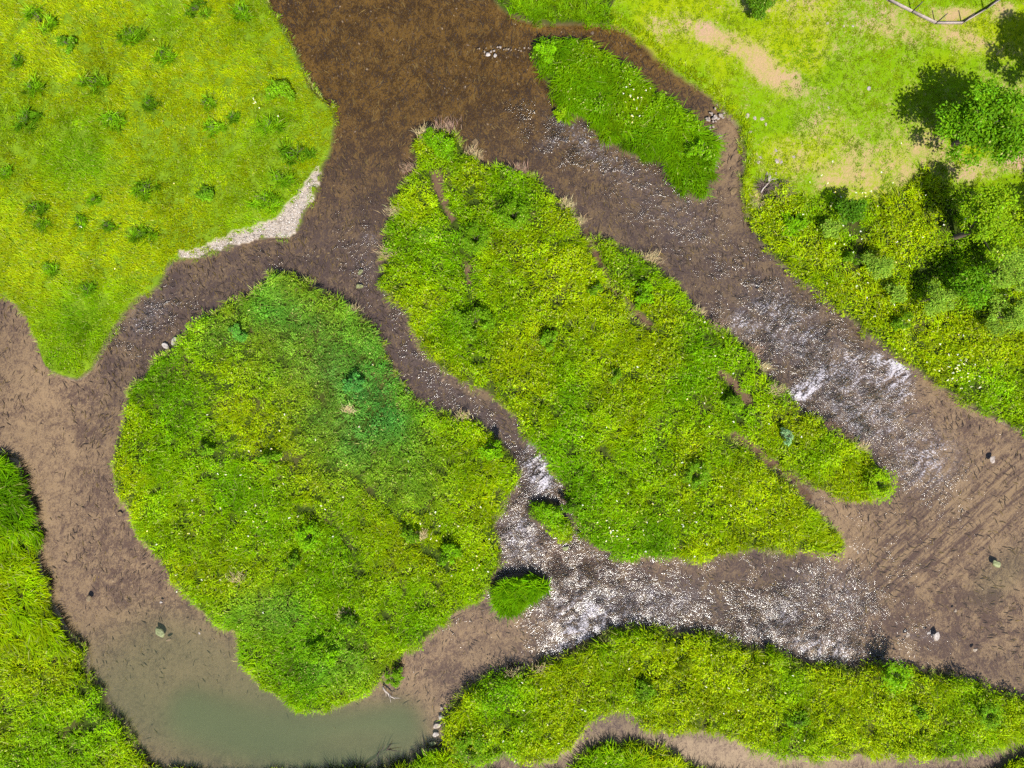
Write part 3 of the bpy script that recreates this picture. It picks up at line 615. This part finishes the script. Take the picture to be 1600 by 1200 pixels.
tag(obj("bed_stones", mesh_np("bed_stones", vv, None, T_, np.repeat(pal[rng.choice(6, N, p=[.27, .24, .18, .18, .1, .03])] * np.exp(rng.normal(0, .2, (N, 1))), 6, 0)), M_PEB), "small brown and grey stones strewn over the river bed under the water", "stones", kind="stuff")
V = Veg()
X, Y = bed_points(90000, lambda px, py, x, y: np.clip(paint(px, py, .6, DARK) * .9 + 1.6 * (fbm(x, y, 1.6, 4, 4) - .5), 0, 1) * (1 - .95 * np.clip(paint(px, py, 0, OLIVE) * 1.5, 0, 1)) * (1 - .6 * paint(px, py, 0, TAN)))
N = len(X); px, py = X * PM + 800, 600 - Y * PM
fl = np.where(py > 520, np.where(px < 700, -1.5, -.75), -1.2) + 2.2 * (fbm(X, Y, 4, 6, 2) - .5) + rng.normal(0, .5, N)
V.blades(X, Y, np.minimum(land_z(X, Y) + .03, -.03), fl, rng.uniform(.12, .5, N), rng.uniform(.02, .06, N), np.full(N, 1.5), rng.uniform(1.52, 1.62, N), np.where((rng.random(N) < .3)[:, None], np.array([[.085, .060, .020]]), np.array([[.026, .017, .012]])) * np.exp(rng.normal(0, .25, (N, 1))))
stuff("waterweed", V, "dark trailing waterweed combed along the river bed by the current", "waterweed", M_DRY)

# ------------------------------------------------------------------ rocks
def rock_mesh(seed, rad, sq=.5, detail=2, elong=1.3):
    import bmesh
    bm = bmesh.new(); bmesh.ops.create_icosphere(bm, subdivisions=detail, radius=1)
    r = random.Random(seed); offs = [(Vector((r.gauss(0, 1), r.gauss(0, 1), r.gauss(0, 1))).normalized(), r.uniform(.45, .85)) for _ in range(16)]
    for v in bm.verts:
        for d, h in offs:                               # chop facets off the lump
            k = v.co.dot(d)
            if k > h: v.co -= d * (k - h) * .97
        v.co *= 1 + .05 * math.sin(9 * v.co.x + seed) * math.cos(8 * v.co.y)
        v.co = Vector((v.co.x * rad * elong, v.co.y * rad, v.co.z * rad * sq))
    me = bpy.data.meshes.new("rock"); bm.to_mesh(me); bm.free(); return me
def rock(px, py, rad, m, label, sq=.5, z=None, rz=None, cat="rock", group=None, elong=1.3, name="rock"):
    rad *= .8; x, y = W(px, py, .05); zz = float(land_z(np.array([x]), np.array([y]))[0]) if z is None else z
    seed = int(px * 7 + py * 13)
    o = obj(name, rock_mesh(seed, rad, sq, 3 if rad > .3 else 2, elong), m, loc=(x, y, zz + rad * sq * .12)); o.rotation_euler = (0, 0, (seed % 63) / 10 if rz is None else rz)
    return tag(o, label, cat, group)
r_ = random.Random(4)
# stone row in the shallows
rock(762, 84, .2, M_ROCKW, "largest white stone at the left end of the stone row upstream", z=0)
rock(774, 86, .16, M_ROCKW, "second white stone right beside the largest one in the stone row upstream", z=0)
for i in range(26):
    t = i / 25; px = 748 + 84 * t + r_.uniform(-3, 3); py = 79 - 3 * math.sin(t * 3) - 8 * max(0, t - .8) * 5 * .4 + r_.uniform(-4, 4)
    rock(px, py, r_.uniform(.04, .12), M_ROCK if i % 3 else M_ROCKT, "small stone in the low row of stones reaching left from the narrow top island", z=-.02, group="stones of the low row across the shallows")
for i in range(34):
    t = i / 33; px = 1106 + 26 * t + r_.uniform(-8, 8); py = 196 - 30 * t + r_.uniform(-7, 7)
    rock(px, py, r_.uniform(.06, .17), M_ROCK if i % 4 else M_ROCKW, "grey-pink stone in the heap blocking the narrow side channel", z=.02 + .1 * r_.random(), sq=.6, group="stones heaped across the side channel")
for (px, py, rad, m, lab, sq, z) in [
 (250,989,.42,M_ROCKG,"mossy green-topped rock standing in the brown shallows at lower left",.5,-.06),
 (263,1000,.2,M_ROCKT,"small tan rock beside the mossy rock in the lower left shallows",.5,-.04),
 (137,936,.28,M_ROCKT,"pointed tan rock alone in the left channel near the long grass bank",.6,-.04),
 (251,941,.12,M_ROCKW,"small white stone above the mossy rock in the lower left shallows",.6,0),
 (311,990,.09,M_ROCKW,"tiny white stone in the silt right of the mossy rock",.6,0),
 (1558,881,.36,M_ROCKG,"pale greenish rock breaking the surface near the right edge",.5,-.04),
 (1466,995,.34,M_ROCKW,"white rock in the rippled water at lower right",.45,-.05),
 (1452,990,.14,M_ROCKW,"small white stone just left of the white rock at lower right",.5,-.02),
 (1420,993,.18,M_ROCKW,"white stone barely above water between the glints and the lower right rock",.4,-.05),
 (1525,1016,.16,M_ROCKW,"white stone near the lower right corner above the dark weed",.4,-.04),
 (1494,955,.13,M_ROCKW,"white stone in dark weed above the lower right rock",.4,-.04),
 (742,222,.3,M_ROCKT,"rounded brown rock just above the tip of the long island",.4,-.12),
 (752,243,.34,M_ROCKT,"flat tan rock touching the top shore of the long island",.4,-.1),
 (872,155,.34,M_ROCKT,"tan boulder against the left shore of the narrow top island",.5,-.06),
 (1188,451,.22,M_ROCKT,"tan rock in the broad channel beside the right bank",.5,-.08),
 (1148,296,.34,M_ROCKT,"flat tan rock in the side channel below the stone heap",.3,-.12),
 (1552,718,.3,M_ROCK,"pale flat rock in the silt at the right edge below the bank",.3,-.02),
 (688,1120,.26,M_ROCKW,"bleached rock at the left end of the south island, upper of its group",.4,0),
 (683,1135,.32,M_ROCK,"long grey rock at the left end of the south island",.4,0),
 (681,1148,.22,M_ROCKW,"whitish rock below the long grey rock by the south island",.4,0),
 (676,1163,.3,M_ROCKG,"mossy pale rock at the lower left foot of the south island",.45,0),
 (690,1108,.14,M_ROCK,"small grey stone at the top of the rocks by the south island",.4,0),
 (272,533,.3,M_ROCKW,"whitish rock at the upper left shore of the round island",.5,.02),
 (259,541,.3,M_ROCKW,"grey-white rock left of the whitish rock by the round island",.45,.0),
 (628,600,.2,M_ROCK,"grey stone on the narrow channel's left shore, upper of three",.4,.02),
 (636,612,.24,M_ROCK,"bleached stone on the narrow channel's left shore, middle of three",.4,.02),
 (643,624,.16,M_ROCKW,"white stone on the narrow channel's left shore, lowest of three",.4,.02),
 (186,803,.2,M_ROCKT,"tan rock in the water at the left shore of the round island",.4,-.05),
 (1117,240,.14,M_ROCKW,"white stone at the right shore of the narrow top island",.4,.03),
 (840,748,.3,M_ROCKW,"white rock under the foam of the chute",.35,-.08),
 (826,824,.26,M_ROCKW,"wet white rock left of the tiny bright islet",.35,-.06),
 (884,857,.22,M_ROCKG,"mossy stone at the lower tip of the tiny bright islet",.35,-.02),
 (562,425,.24,M_ROCKG,"weed-covered stone at the mouth of the narrow channel",.35,-.04),
 (561,447,.28,M_ROCKG,"mossy rock below the weed-covered stone in the narrow channel",.35,-.05)]:
    rock(px, py, rad, m, lab, sq, z)
rock(1355, 141, .2, M_ROCKW, "bright white stone alone in the middle of the upper right pasture", .6)
for px, py, rad in ((1164,184,.22),(1177,187,.16),(1188,189,.2),(1194,197,.14),(1170,209,.15),(1210,237,.13),(1186,248,.14),(1183,256,.15),(1212,253,.24),(1218,256,.14),(1238,247,.14),(1196,273,.13),(1210,273,.11),(1228,4,.12),(1292,171,.13),(1315,44,.14),(1330,44,.12),(1290,40,.12)):
    rock(px, py, rad, M_ROCK, "small pale flat stone lying in the short pasture grass", .25, group="pale flat stones in the pasture grass")

# ------------------------------------------------------------------ tubes, wood
def tube_np(pts, rads, sides=7):
    pts = [Vector(p) for p in pts]; V = []; Q = []
    for i, p in enumerate(pts):
        d = (pts[min(i + 1, len(pts) - 1)] - pts[max(i - 1, 0)]).normalized(); a = d.cross(Vector((.31, .17, .93))).normalized(); b = d.cross(a)
        for k in range(sides):
            t = 2 * math.pi * k / sides; V.append(p + (a * math.cos(t) + b * math.sin(t)) * rads[i])
    for i in range(len(pts) - 1):
        for k in range(sides):
            k2 = (k + 1) % sides; Q.append((i * sides + k, i * sides + k2, (i + 1) * sides + k2, (i + 1) * sides + k))
    n = len(V); V += [pts[0], pts[-1]]; T = [(n, (k + 1) % sides, k) for k in range(sides)] + [(n + 1, (len(pts) - 1) * sides + k, (len(pts) - 1) * sides + (k + 1) % sides) for k in range(sides)]
    return np.array([tuple(v) for v in V]), np.array(Q), np.array(T)
def tubes(name, lst, m, parent=None):
    vs, qs, ts, n = [], [], [], 0
    for pts, rads in lst:
        v, q, t = tube_np(pts, rads); vs.append(v); qs.append(q + n); ts.append(t + n); n += len(v)
    return obj(name, mesh_np(name, np.concatenate(vs), np.concatenate(qs), np.concatenate(ts), smooth=True), m, parent)
def branchy(px, py, L, az, n, rad, seed, z=.15, spread=.6):
    r = random.Random(seed); x, y = W(px, py, z); out = []
    d = Vector((math.cos(az), math.sin(az), .1)); p0 = Vector((0, 0, 0)) - d * L / 2
    main = [p0 + d * L * t + Vector((r.gauss(0, .04), r.gauss(0, .04), .05 * math.sin(t * 6))) for t in (0, .25, .5, .75, 1)]
    out.append((main, [rad, rad * .85, rad * .7, rad * .5, rad * .2]))
    for i in range(n):
        t = r.uniform(.3, .95); a = az + r.choice((-1, 1)) * r.uniform(.3, spread + .3); l = L * r.uniform(.2, .5)
        s = p0 + d * L * t; e = Vector((math.cos(a), math.sin(a), r.uniform(-.1, .4)))
        out.append(([s, s + e * l * .5 + Vector((0, 0, .03)), s + e * l], [rad * .4, rad * .28, rad * .08]))
    return (x, y, z), out
def wood(name, label, px, py, L, az, n, rad, seed, m, z=.15, spread=.6):
    loc, ls = branchy(px, py, L, az, n, rad, seed, z, spread); o = tubes(name, ls, m); o.location = loc
    return tag(o, label, "driftwood")
wood("driftwood_log", "bleached driftwood log at the foot of the bush on the round island's lower shore", 607, 1083, 1.1, -.7, 4, .07, 1, M_DRIFT)
wood("driftwood_branch", "pale dead branch lying at the right shore of the narrow top island", 1118, 250, .9, -1.4, 3, .06, 2, M_DRIFT)
wood("dead_branch", "bleached dead branch on the brown brush at the pasture's river edge", 1197, 290, 1.1, 1.0, 6, .05, 3, M_DRIFT, .75, .9)
wood("sunken_log", "dark sunken log in the green pool at the bottom edge", 590, 1182, 2.0, .62, 4, .09, 4, M_SUNK, -.08, .4)
wood("sunken_twig", "thin twig on the silt in the middle of the left channel", 82, 705, .7, 1.9, 4, .02, 6, M_SUNK, -.06, .9)
wood("driftwood_twig", "thin branch standing out from the round island's lower right shore", 712, 968, 1.0, .5, 3, .025, 7, M_SUNK, .05, .5)

# ------------------------------------------------------------------ shrubs, trees
def crown(V, c, rx, ry, rz, n, col, leaf=.13, shell=.55, lumps=14, seed=0, lrr=(.16, .46), dr=(.35, .95)):
    r = np.random.default_rng(seed)
    lc = r.normal(0, 1, (lumps, 3)); lc /= np.linalg.norm(lc, axis=1)[:, None]; lc[:, 2] = np.abs(lc[:, 2]) * .9 - .15
    lr = r.uniform(*lrr, lumps); dist = r.uniform(*dr, lumps)
    w = lr ** 2; ix = r.choice(lumps, n, p=w / w.sum())
    d = r.normal(0, 1, (n, 3)); d /= np.linalg.norm(d, axis=1)[:, None]; rr = lr[ix] * (shell + (1 - shell) * r.random(n)) * (1 + .18 * r.normal(0, 1, n))
    p = lc[ix] * dist[ix, None] + d * rr[:, None]
    X = c[0] + p[:, 0] * rx; Y = c[1] + p[:, 1] * ry; Z = c[2] + p[:, 2] * rz
    L = leaf * r.uniform(.6, 1.4, n); az = np.arctan2(d[:, 1], d[:, 0]) + r.normal(0, .7, n)
    lumpc = np.exp(r.normal(0, .12, lumps))[ix, None]
    V.leaves(X, Y, np.maximum(Z, c[2] - rz * .95), az, L, L * r.uniform(.45, .65, n), r.normal(.35, .5, n), vary(col[None] * lumpc, n, .2, .01))
    return lc * dist[:, None] * np.array([rx, ry, rz]) + np.array(c)
def tree(px, py, h, r, label, col, n=7000, leaf=.15, name="broadleaf_tree", seed=1, cat="tree", squash=.8, lumps=20, group=None, bark=M_BARK, shell=.5, **kw):
    """px, py: foot of the trunk in the photograph"""
    x, y = W(px, py, .3); z = .3; root = empty(name, (x, y, z)); tag(root, label, cat, group)
    V = Veg(); c = (0, 0, h - r * squash); tips = crown(V, c, r, r, r * squash, n, col, leaf, shell, lumps, seed, **kw)
    rr = random.Random(seed); base = max(.06, h * .03)
    tr = [((0, 0, -.3), base * 1.3), ((0, 0, .2), base), ((.05 * h * .3, .02, h * .25), base * .8), ((0, .03, h * .5), base * .6), ((0, 0, h * .8), base * .2)]
    tubes("trunk", [([p for p, _ in tr], [q for _, q in tr])], bark, root)
    limbs = []
    for t in tips[:14]:
        k = rr.uniform(.25, .5); s = Vector((0, .02, h * k)); e = Vector(t); m = s.lerp(e, .5) + Vector((0, 0, .1 * r)); limbs.append(([s, m, e], [base * .4, base * .25, base * .06]))
    tubes("limbs", limbs, bark, root)
    obj("crown", V.mesh("crown"), M_LEAF, root)
    return root
tree(1489, 227, 5.7, 2.7, "large round broadleaf tree throwing a dark shadow over the upper right pasture", np.array([.088, .200, .002]), 14000, .17, seed=3, lumps=70, shell=.15, lrr=(.12, .30), dr=(.25, 1.02))
tree(1183, 20, 1.9, .85, "small round dark green tree at the top edge of the pasture", np.array([.07, .15, .004]), 2600, .12, name="round_bush", seed=5, cat="bush")
tree(1488, 372, 6.0, 1.9, "tall feathery yellow-green tree near the right edge shading weeds to its left", np.array([.16, .27, .003]), 7500, .14, seed=7, lumps=50, shell=.15, lrr=(.12, .30), dr=(.25, 1.05))
tree(1625, 185, 8.5, 2.3, "tree beyond the right edge that shades the pasture corner", np.array([.07, .20, .012]), 7000, .2, seed=9, lumps=40, shell=.2, lrr=(.12, .3), dr=(.3, 1.1))
tree(1655, 420, 8.0, 2.5, "tree beyond the right edge that shades the strip beside the feathery tree", np.array([.08, .2, .012]), 7000, .2, seed=11, lumps=40, shell=.2, lrr=(.12, .3), dr=(.3, 1.1))
tree(1475, 460, 3.6, 1.25, "dark leafy bush in the shade below the feathery tree", np.array([.08, .19, .003]), 3200, .14, name="leafy_bush", seed=13, cat="bush")
GG = np.array([.17, .28, .022])
for px, py, h, r, lab, sd in ((1352,424,2.6,.95,"grey-green willow bush left of the dark hollow on the right bank",15),(1440,470,3.0,1.15,"round grey-green willow bush in the middle of the right bank weeds",17),
   (1385,462,1.9,.6,"smallest grey-green willow bush between its two larger neighbours",19),(1530,430,4.2,1.5,"pale willow with thin bare branches at the right edge",21),(1282,366,1.9,.6,"dusty green bush near the upper end of the weeds",23),(1545,500,3.0,1.4,"low wide pale willow at the right edge above the weeds",25)):
    tree(px, py, h, r, lab, GG, int(2600 * r * r) + 600, .10, name="willow_bush", seed=sd, cat="bush", lumps=16, shell=.2)
tree(1313, 340, 2.4, .8, "dark green bush at the line where the pasture meets the weeds", np.array([.06, .15, .004]), 2200, .13, name="leafy_bush", seed=31, cat="bush")

def shrub(px, py, r, h, label, kind='leafy', col=None, name=None, group=None, seed=None):
    rm = r / PM; z0 = .3; x, y = W(px, py, z0 + h * .7); zz = max(0, float(land_z(np.array([x]), np.array([y]))[0])); seed = seed or int(px * 3 + py * 5)
    rr = np.random.default_rng(seed); root = empty(name or "weed_shrub", (x, y, zz)); tag(root, label, "shrub", group)
    V = Veg(); col = GRN if col is None else col
    nst = 12; st = []
    if kind == 'wispy':
        for q in range(7 + int(rm * 9)):
            a = rr.uniform(0, 6.28); d = rm * math.sqrt(rr.random()); n = int(rr.uniform(14, 34)); bx = math.cos(a) * d * 1.15; by = math.sin(a) * d * .8
            V.blades(bx + rr.normal(0, .07, n), by + rr.normal(0, .07, n), np.zeros(n), rr.normal(a * .3 - 1.7, 1.1, n), h * rr.uniform(.6, 1.15, n), rr.uniform(.03, .055, n), rr.uniform(.1, .7, n), rr.uniform(.7, 1.4, n), vary(col[None] * rr.uniform(.7, 1.5) + np.zeros((n, 1)), n, .2, .02))
    elif kind == 'leafy':
        for q in range(4 + int(rm * 5)):
            a = rr.uniform(0, 6.28); d = rm * .75 * math.sqrt(rr.random()); q_r = rm * rr.uniform(.25, .55); k_ = rr.uniform(.6, 1.1)
            crown(V, (math.cos(a) * d, math.sin(a) * d * rr.uniform(.6, 1), h * .5 * k_), q_r * rr.uniform(.8, 1.4), q_r, h * .5 * k_, int(90 + 900 * q_r * q_r * 2), col * rr.uniform(.8, 1.25), .10, .2, 7, seed + q)
    else:                                   # fern-like / grassy fountain: leaflets along arching fronds
        nf = int(34 + 60 * rm)
        az = rr.uniform(0, 6.28, nf); Lf = rm * rr.uniform(.6, 1.25, nf)
        for k in range(9):
            t = (k + 1) / 9.
            X = np.cos(az) * Lf * t; Y = np.sin(az) * Lf * t; Z = h * (rr.uniform(.7, 1.05, nf)) * np.sin(np.minimum(t * 2.2, 2.3)) * .95
            for sg in (-1, 1):
                V.leaves(X, Y, Z, az + sg * rr.uniform(.6, 1.1, nf), .17 * (1.15 - .7 * t) * rr.uniform(.7, 1.3, nf), .06 + 0 * X, rr.normal(.25, .3, nf), vary(col[None] + 0 * X[:, None], nf, .25, .01))
    for k in range(nst):
        a = rr.uniform(0, 6.28); l = rm * .6 * rr.random(); st.append(([(0, 0, -.1), (math.cos(a) * l * .4, math.sin(a) * l * .4, h * .4), (math.cos(a) * l, math.sin(a) * l, h * .75)], [.015, .012, .005]))
    tubes("stems", st, M_BARK, root); obj("foliage", V.mesh("foliage"), M_LEAF, root)
    return root
DK = np.array([.070, .155, .003]); MD = np.array([.105, .215, .003])
ML = [(102,66,20,"dark weed clump nearest the top left, right of the meadow's corner"),(143,128,18,"dark weed clump between the top left clump and the pair below it"),(172,186,20,"feathery dark clump in the left part of the upper meadow"),(38,184,19,"dark clump by the left edge of the upper meadow"),
 (44,134,16,"brownish tussock above the dark clump at the left edge"),(58,28,22,"faint dark tussock in the very top left corner"),(24,92,10,"small brown tuft at the left edge below the corner tussock"),(203,52,16,"loose olive clump near the top, left of the meadow's middle"),(253,84,17,"olive clump in the upper middle of the meadow"),
 (232,160,12,"slim dark tuft in the middle of the meadow"),(318,160,13,"thin clump right of the meadow's middle"),(332,198,13,"dark tuft below a tiny dark gap in the meadow's right half"),(362,182,9,"tiny very dark tuft in the meadow's right half"),(436,142,26,"biggest dark bush clump near the meadow's river edge"),
 (420,194,16,"dark clump under the biggest bush clump by the river edge"),(462,238,20,"green bush clump by the meadow's river edge above the gravel"),(436,276,18,"green clump just above the gravel bank's top"),(412,312,22,"leafy clump left of the widest gravel"),(324,302,21,"round fern-like clump in the lower middle of the meadow"),
 (226,294,17,"dark clump in the lower part of the meadow, left of the fern-like one"),(146,312,11,"small very dark clump in the lower left meadow"),(52,324,15,"dark clump near the left edge in the lower meadow"),(62,350,12,"clump right under the dark clump near the left edge"),(122,345,12,"low clump between two darker ones in the lower left meadow"),
 (168,352,12,"small clump above the meadow's narrowing"),(218,364,17,"broad clump above the meadow's narrowing"),(6,268,12,"clump half cut by the left edge"),(306,12,15,"clump cut by the top edge of the meadow"),(374,16,16,"second clump at the top edge, nearer the river"),(72,418,12,"dark tuft in the meadow's lower spur, left"),(135,450,14,"olive tuft in the middle of the meadow's lower spur")]
for i, (px, py, r, lab) in enumerate(ML):
    shrub(px, py, r * (.75, .95, .8, 1.1)[i % 4], .9 if r > 15 else .65, lab, 'leafy' if i in (0, 13, 18) else 'wispy', (DK * 1.35, MD * 1.15, MD * 1.4)[i % 3], name="weed_clump", group="dark weed clumps in the upper left meadow")
IS = [(802,336,24,1.5,'fern',MD,"bright fern-like bush casting the darkest shadow on the upper long island"),(742,372,24,1.2,'fern',MD * .9,"dark green fern-like bush left of the bright one on the long island"),(664,366,18,.9,'leafy',MD,"small green bush near the upper left shore of the long island"),
 (742,502,28,1.5,'leafy',MD,"bright leafy bush by the narrow channel on the long island"),(857,530,17,1.3,'leafy',MD,"bush with a dark hollow in the middle of the long island"),(1146,632,20,1.3,'leafy',MD,"bush beside the muddy slit on the long island"),(1003,460,24,1.1,'leafy',GRN * .9,"leafy green bush on the strip beside the muddy slit"),
 (930,450,12,1.1,'leafy',MD,"small bush left of the muddy slit's upper end"),(690,220,28,1.1,'leafy',GRN * .9,"round leafy bush on the top tip of the long island"),(895,790,16,1.1,'leafy',DK,"dark bush on the long island's shore by the white chute"),(1228,682,13,1.4,'leafy',np.array([.16,.27,.12]),"pale silvery-green bush on the pointed strip above the slit"),
 (1376,758,24,1.1,'fern',LIM * .9,"bright grass fountain at the lower tip of the long island"),(960,585,14,1.1,'leafy',MD,"small dark bush in the centre of the long island"),(1088,742,20,1.1,'fern',MD,"low dark bush in the lower part of the long island"),
 (550,600,20,1.1,'leafy',TEA * .6 + GRN * .3,"blue-green bush in the upper part of the round island"),(368,520,17,.9,'leafy',TEA * .4 + GRN * .5,"blue-green bush near the upper left of the round island"),(315,702,13,1.1,'leafy',MD,"dark bush in the left part of the round island"),(418,716,16,1.0,'leafy',MD,"dark bush right of the other on the round island's middle line"),
 (482,838,20,.9,'fern',GRN,"green tuft in the lower middle of the round island"),(770,702,20,1.2,'leafy',GRN,"bright bush on the round island beside the narrow channel"),(500,1025,26,1.0,'leafy',GRN * .9,"wide dark green bush on the round island's lower lobe"),(612,1062,17,.9,'leafy',MD,"leafy bush hanging over the water at the round island's lower right"),
 (700,868,20,1.1,'leafy',GRN * .9,"green bush in the lower right of the round island"),(455,880,18,1.1,'leafy',MD,"dark green bush left of the lower middle of the round island"),(545,975,15,1.0,'leafy',DK,"dark bush above the round island's lower lobe"),(640,840,16,1.2,'leafy',MD,"dark bush in the right half of the round island"),
 (1400,1056,22,1.5,'fern',GRN * 1.0,"tall grass fountain on the south island's upper shore"),(1545,1118,18,1.2,'fern',MD,"dark tuft near the right end of the south island"),(1073,1045,14,1.3,'leafy',YEL * .6,"olive bush near the middle of the south island"),(735,1172,28,1.1,'fern',MD,"grass fountain at the lower left corner of the south island"),
 (1006,1082,20,1.3,'leafy',MD,"dark bush in the bend of the south island"),(1440,1115,16,1.2,'leafy',MD,"dark bush in the right half of the south island"),(1250,1130,16,1.2,'leafy',MD,"dark bush in the middle of the south island's right half"),
 (880,170,13,.9,'leafy',LIM * .9,"round-leaved light green plant at the left shore of the narrow top island"),(1095,235,22,1.4,'leafy',GRN * .8,"dark leafy bush at the right end of the narrow top island"),(855,75,20,1.2,'leafy',GRN,"leafy bush at the left tip of the narrow top island"),
 (1240,345,24,1.1,'leafy',GRN * .85,"deep green nettle patch at the upper corner of the right bank weeds"),(1340,400,16,1.6,'leafy',MD,"dark bush in the hollow of the right bank weeds"),(1412,505,15,1.3,'leafy',MD,"bush beside the dark hollow low on the right bank")]
for px, py, r, h, kd, c, lab in IS:
    shrub(px, py, r, h + .35, lab, kd, c, name="fern_bush" if kd == 'fern' else "leafy_bush")
# brown dead brush at the pasture corner
def brush(px, py, r, h, label, seed, col=(.07, .045, .035)):
    x, y = W(px, py, h); rr = random.Random(seed); root = obj("dead_brush", None, None) if False else None; ls = []
    for i in range(150):
        a = rr.uniform(0, 6.28); l = r / PM * rr.uniform(.3, 1.1); s = Vector((rr.gauss(0, .12), rr.gauss(0, .12), 0)); e = Vector((math.cos(a) * l, math.sin(a) * l, h * rr.uniform(.4, 1.1)))
        ls.append(([s, s.lerp(e, .5) + Vector((rr.gauss(0, .06), rr.gauss(0, .06), .1)), e], [.014, .011, .004]))
    o = tubes("dead_brush", ls, M_TWIG); o.location = (x, y, .3); return tag(o, label, "brush")
M_TWIG = simple_mat("dry_twig", (.055, .035, .03), (.13, .09, .075), 10)
brush(1195, 292, 20, .6, "brown dead brush around the bleached branch at the pasture's river edge", 1)
brush(1222, 298, 20, .6, "brown dead brush right of the bleached branch", 2)

# dry reed tufts along the islands
RT = [(697,196,20,90,"pinkish dry reeds on the top tip of the long island"),(664,208,18,120,"dry reeds left of the long island's top tip"),(640,262,15,150,"dry pinkish reeds at the upper left shoulder of the long island"),(740,240,14,60,"dry reeds right of the long island's top tip"),(812,264,16,70,"pink reeds on the upper shore of the long island"),
 (884,320,16,50,"dry reeds where the long island's upper shore turns"),(905,345,14,45,"dry reeds just above the muddy slit's mouth"),(1018,402,14,50,"dry reeds on the strip's upper shore"),(1092,488,14,50,"short dry reeds halfway down the broad channel's left shore"),(1116,510,17,40,"pink reeds on the broad channel's left shore, upper of the bunch"),(1178,550,18,40,"pink reeds on the broad channel's left shore, lower of the bunch"),
 (1195,575,12,20,"dry reeds at the little notch beside the rapids"),(1300,668,16,50,"dark red reeds below the rapids"),(1322,684,18,50,"dark red reeds beside the deep shadow below the rapids"),(1345,700,14,50,"dry reeds near the lower tip of the long island"),(606,395,18,180,"pale dry reeds on the left shoulder of the long island"),(618,330,16,170,"straw-coloured reeds on the upper left shore of the long island"),
 (548,485,12,60,"dry reeds on the round island's upper right shore"),(724,652,14,90,"long-stemmed reeds over the shaded water of the narrow channel"),(540,962,14,100,"straw tuft in the lower round island"),(660,838,12,90,"straw tuft in the right half of the round island"),(1184,315,16,200,"pale straw tuft on the spit where the weeds meet the side channel"),
 (372,905,14,90,"bleached straw tuft in the lower left of the round island"),(545,642,9,90,"pale straw tuft in the teal patch of the round island"),(1205,860,14,270,"straw tuft at the lower shore of the long island"),(800,1056,14,90,"dry stems on the south island's upper left shore"),(845,1046,14,90,"dry stems on the south island's shore nearest the sparkling water"),(1210,610,14,40,"dry reeds on the strip just below the notch")]
for px, py, r, ang, lab in RT:
    x, y = W(px, py, .6); V = Veg(); n = 110; rr = np.random.default_rng(int(px)); az = math.radians(ang) + rr.normal(0, .75, n)
    pink = np.array([.20, .13, .09]) if 'pink' in lab or 'dark red' in lab else np.array([.29, .23, .12])
    if 'dark red' in lab: pink = pink * .6
    V.blades(rr.normal(0, r / PM * .45, n), rr.normal(0, r / PM * .3, n), np.full(n, .1), az, rr.uniform(.3, .75, n), np.full(n, .02), rr.uniform(.1, .6, n), rr.uniform(.5, 1.5, n), vary(pink[None] + np.zeros((n, 1)), n, .25, 0))
    z0 = max(0, float(land_z(np.array([x]), np.array([y]))[0])); o = obj("reed_tuft", V.mesh("reed_tuft"), M_DRY, loc=(x, y, z0))
    tag(o, lab, "reeds", "dry reed tufts on the islands")

# ------------------------------------------------------------------ fence of the round pen at the top edge
pts = [(1330,-62),(1345,-32),(1366,-12),(1388.5,.7),(1424.5,18.8),(1461.8,36.8),(1503.2,36.8),(1537.8,16.5),(1562.5,0),(1588,-28),(1594,-62)]
gz = .42
fence = empty("pen_fence", (*W(1482, 20, gz), gz)); tag(fence, "low pale board fence with thin dark posts around the pen at the top edge", "fence")
o0 = Vector(fence.location); wp = [Vector((*W(a, b, gz), gz)) - o0 for a, b in pts]
def boxmesh(a, b, w, z0, z1):
    d = (b - a).normalized(); p = Vector((-d.y, d.x, 0)) * w / 2
    v = [tuple(q + Vector((0, 0, z))) for z in (z0, z1) for q in (a - p, b - p, b + p, a + p)]
    f = [(0, 3, 2, 1), (4, 5, 6, 7), (0, 1, 5, 4), (1, 2, 6, 5), (2, 3, 7, 6), (3, 0, 4, 7)]
    return np.array(v), np.array(f)
for a, b in zip(wp[:-1], wp[1:]):
    d = (b - a).normalized() * .035; v, q = boxmesh(a + d, b - d, .045, -.15, .22); obj("board", mesh_np("board", v, q), M_BOARD, fence)
for p in wp:
    tubes("post", [([p + Vector((0, 0, -.3)), p + Vector((0, 0, .6)), p + Vector((0, 0, 1.3))], [.035, .035, .03])], M_POST, fence)
print("done", sum(len(o.data.polygons) for o in SC.objects if o.type == 'MESH'))
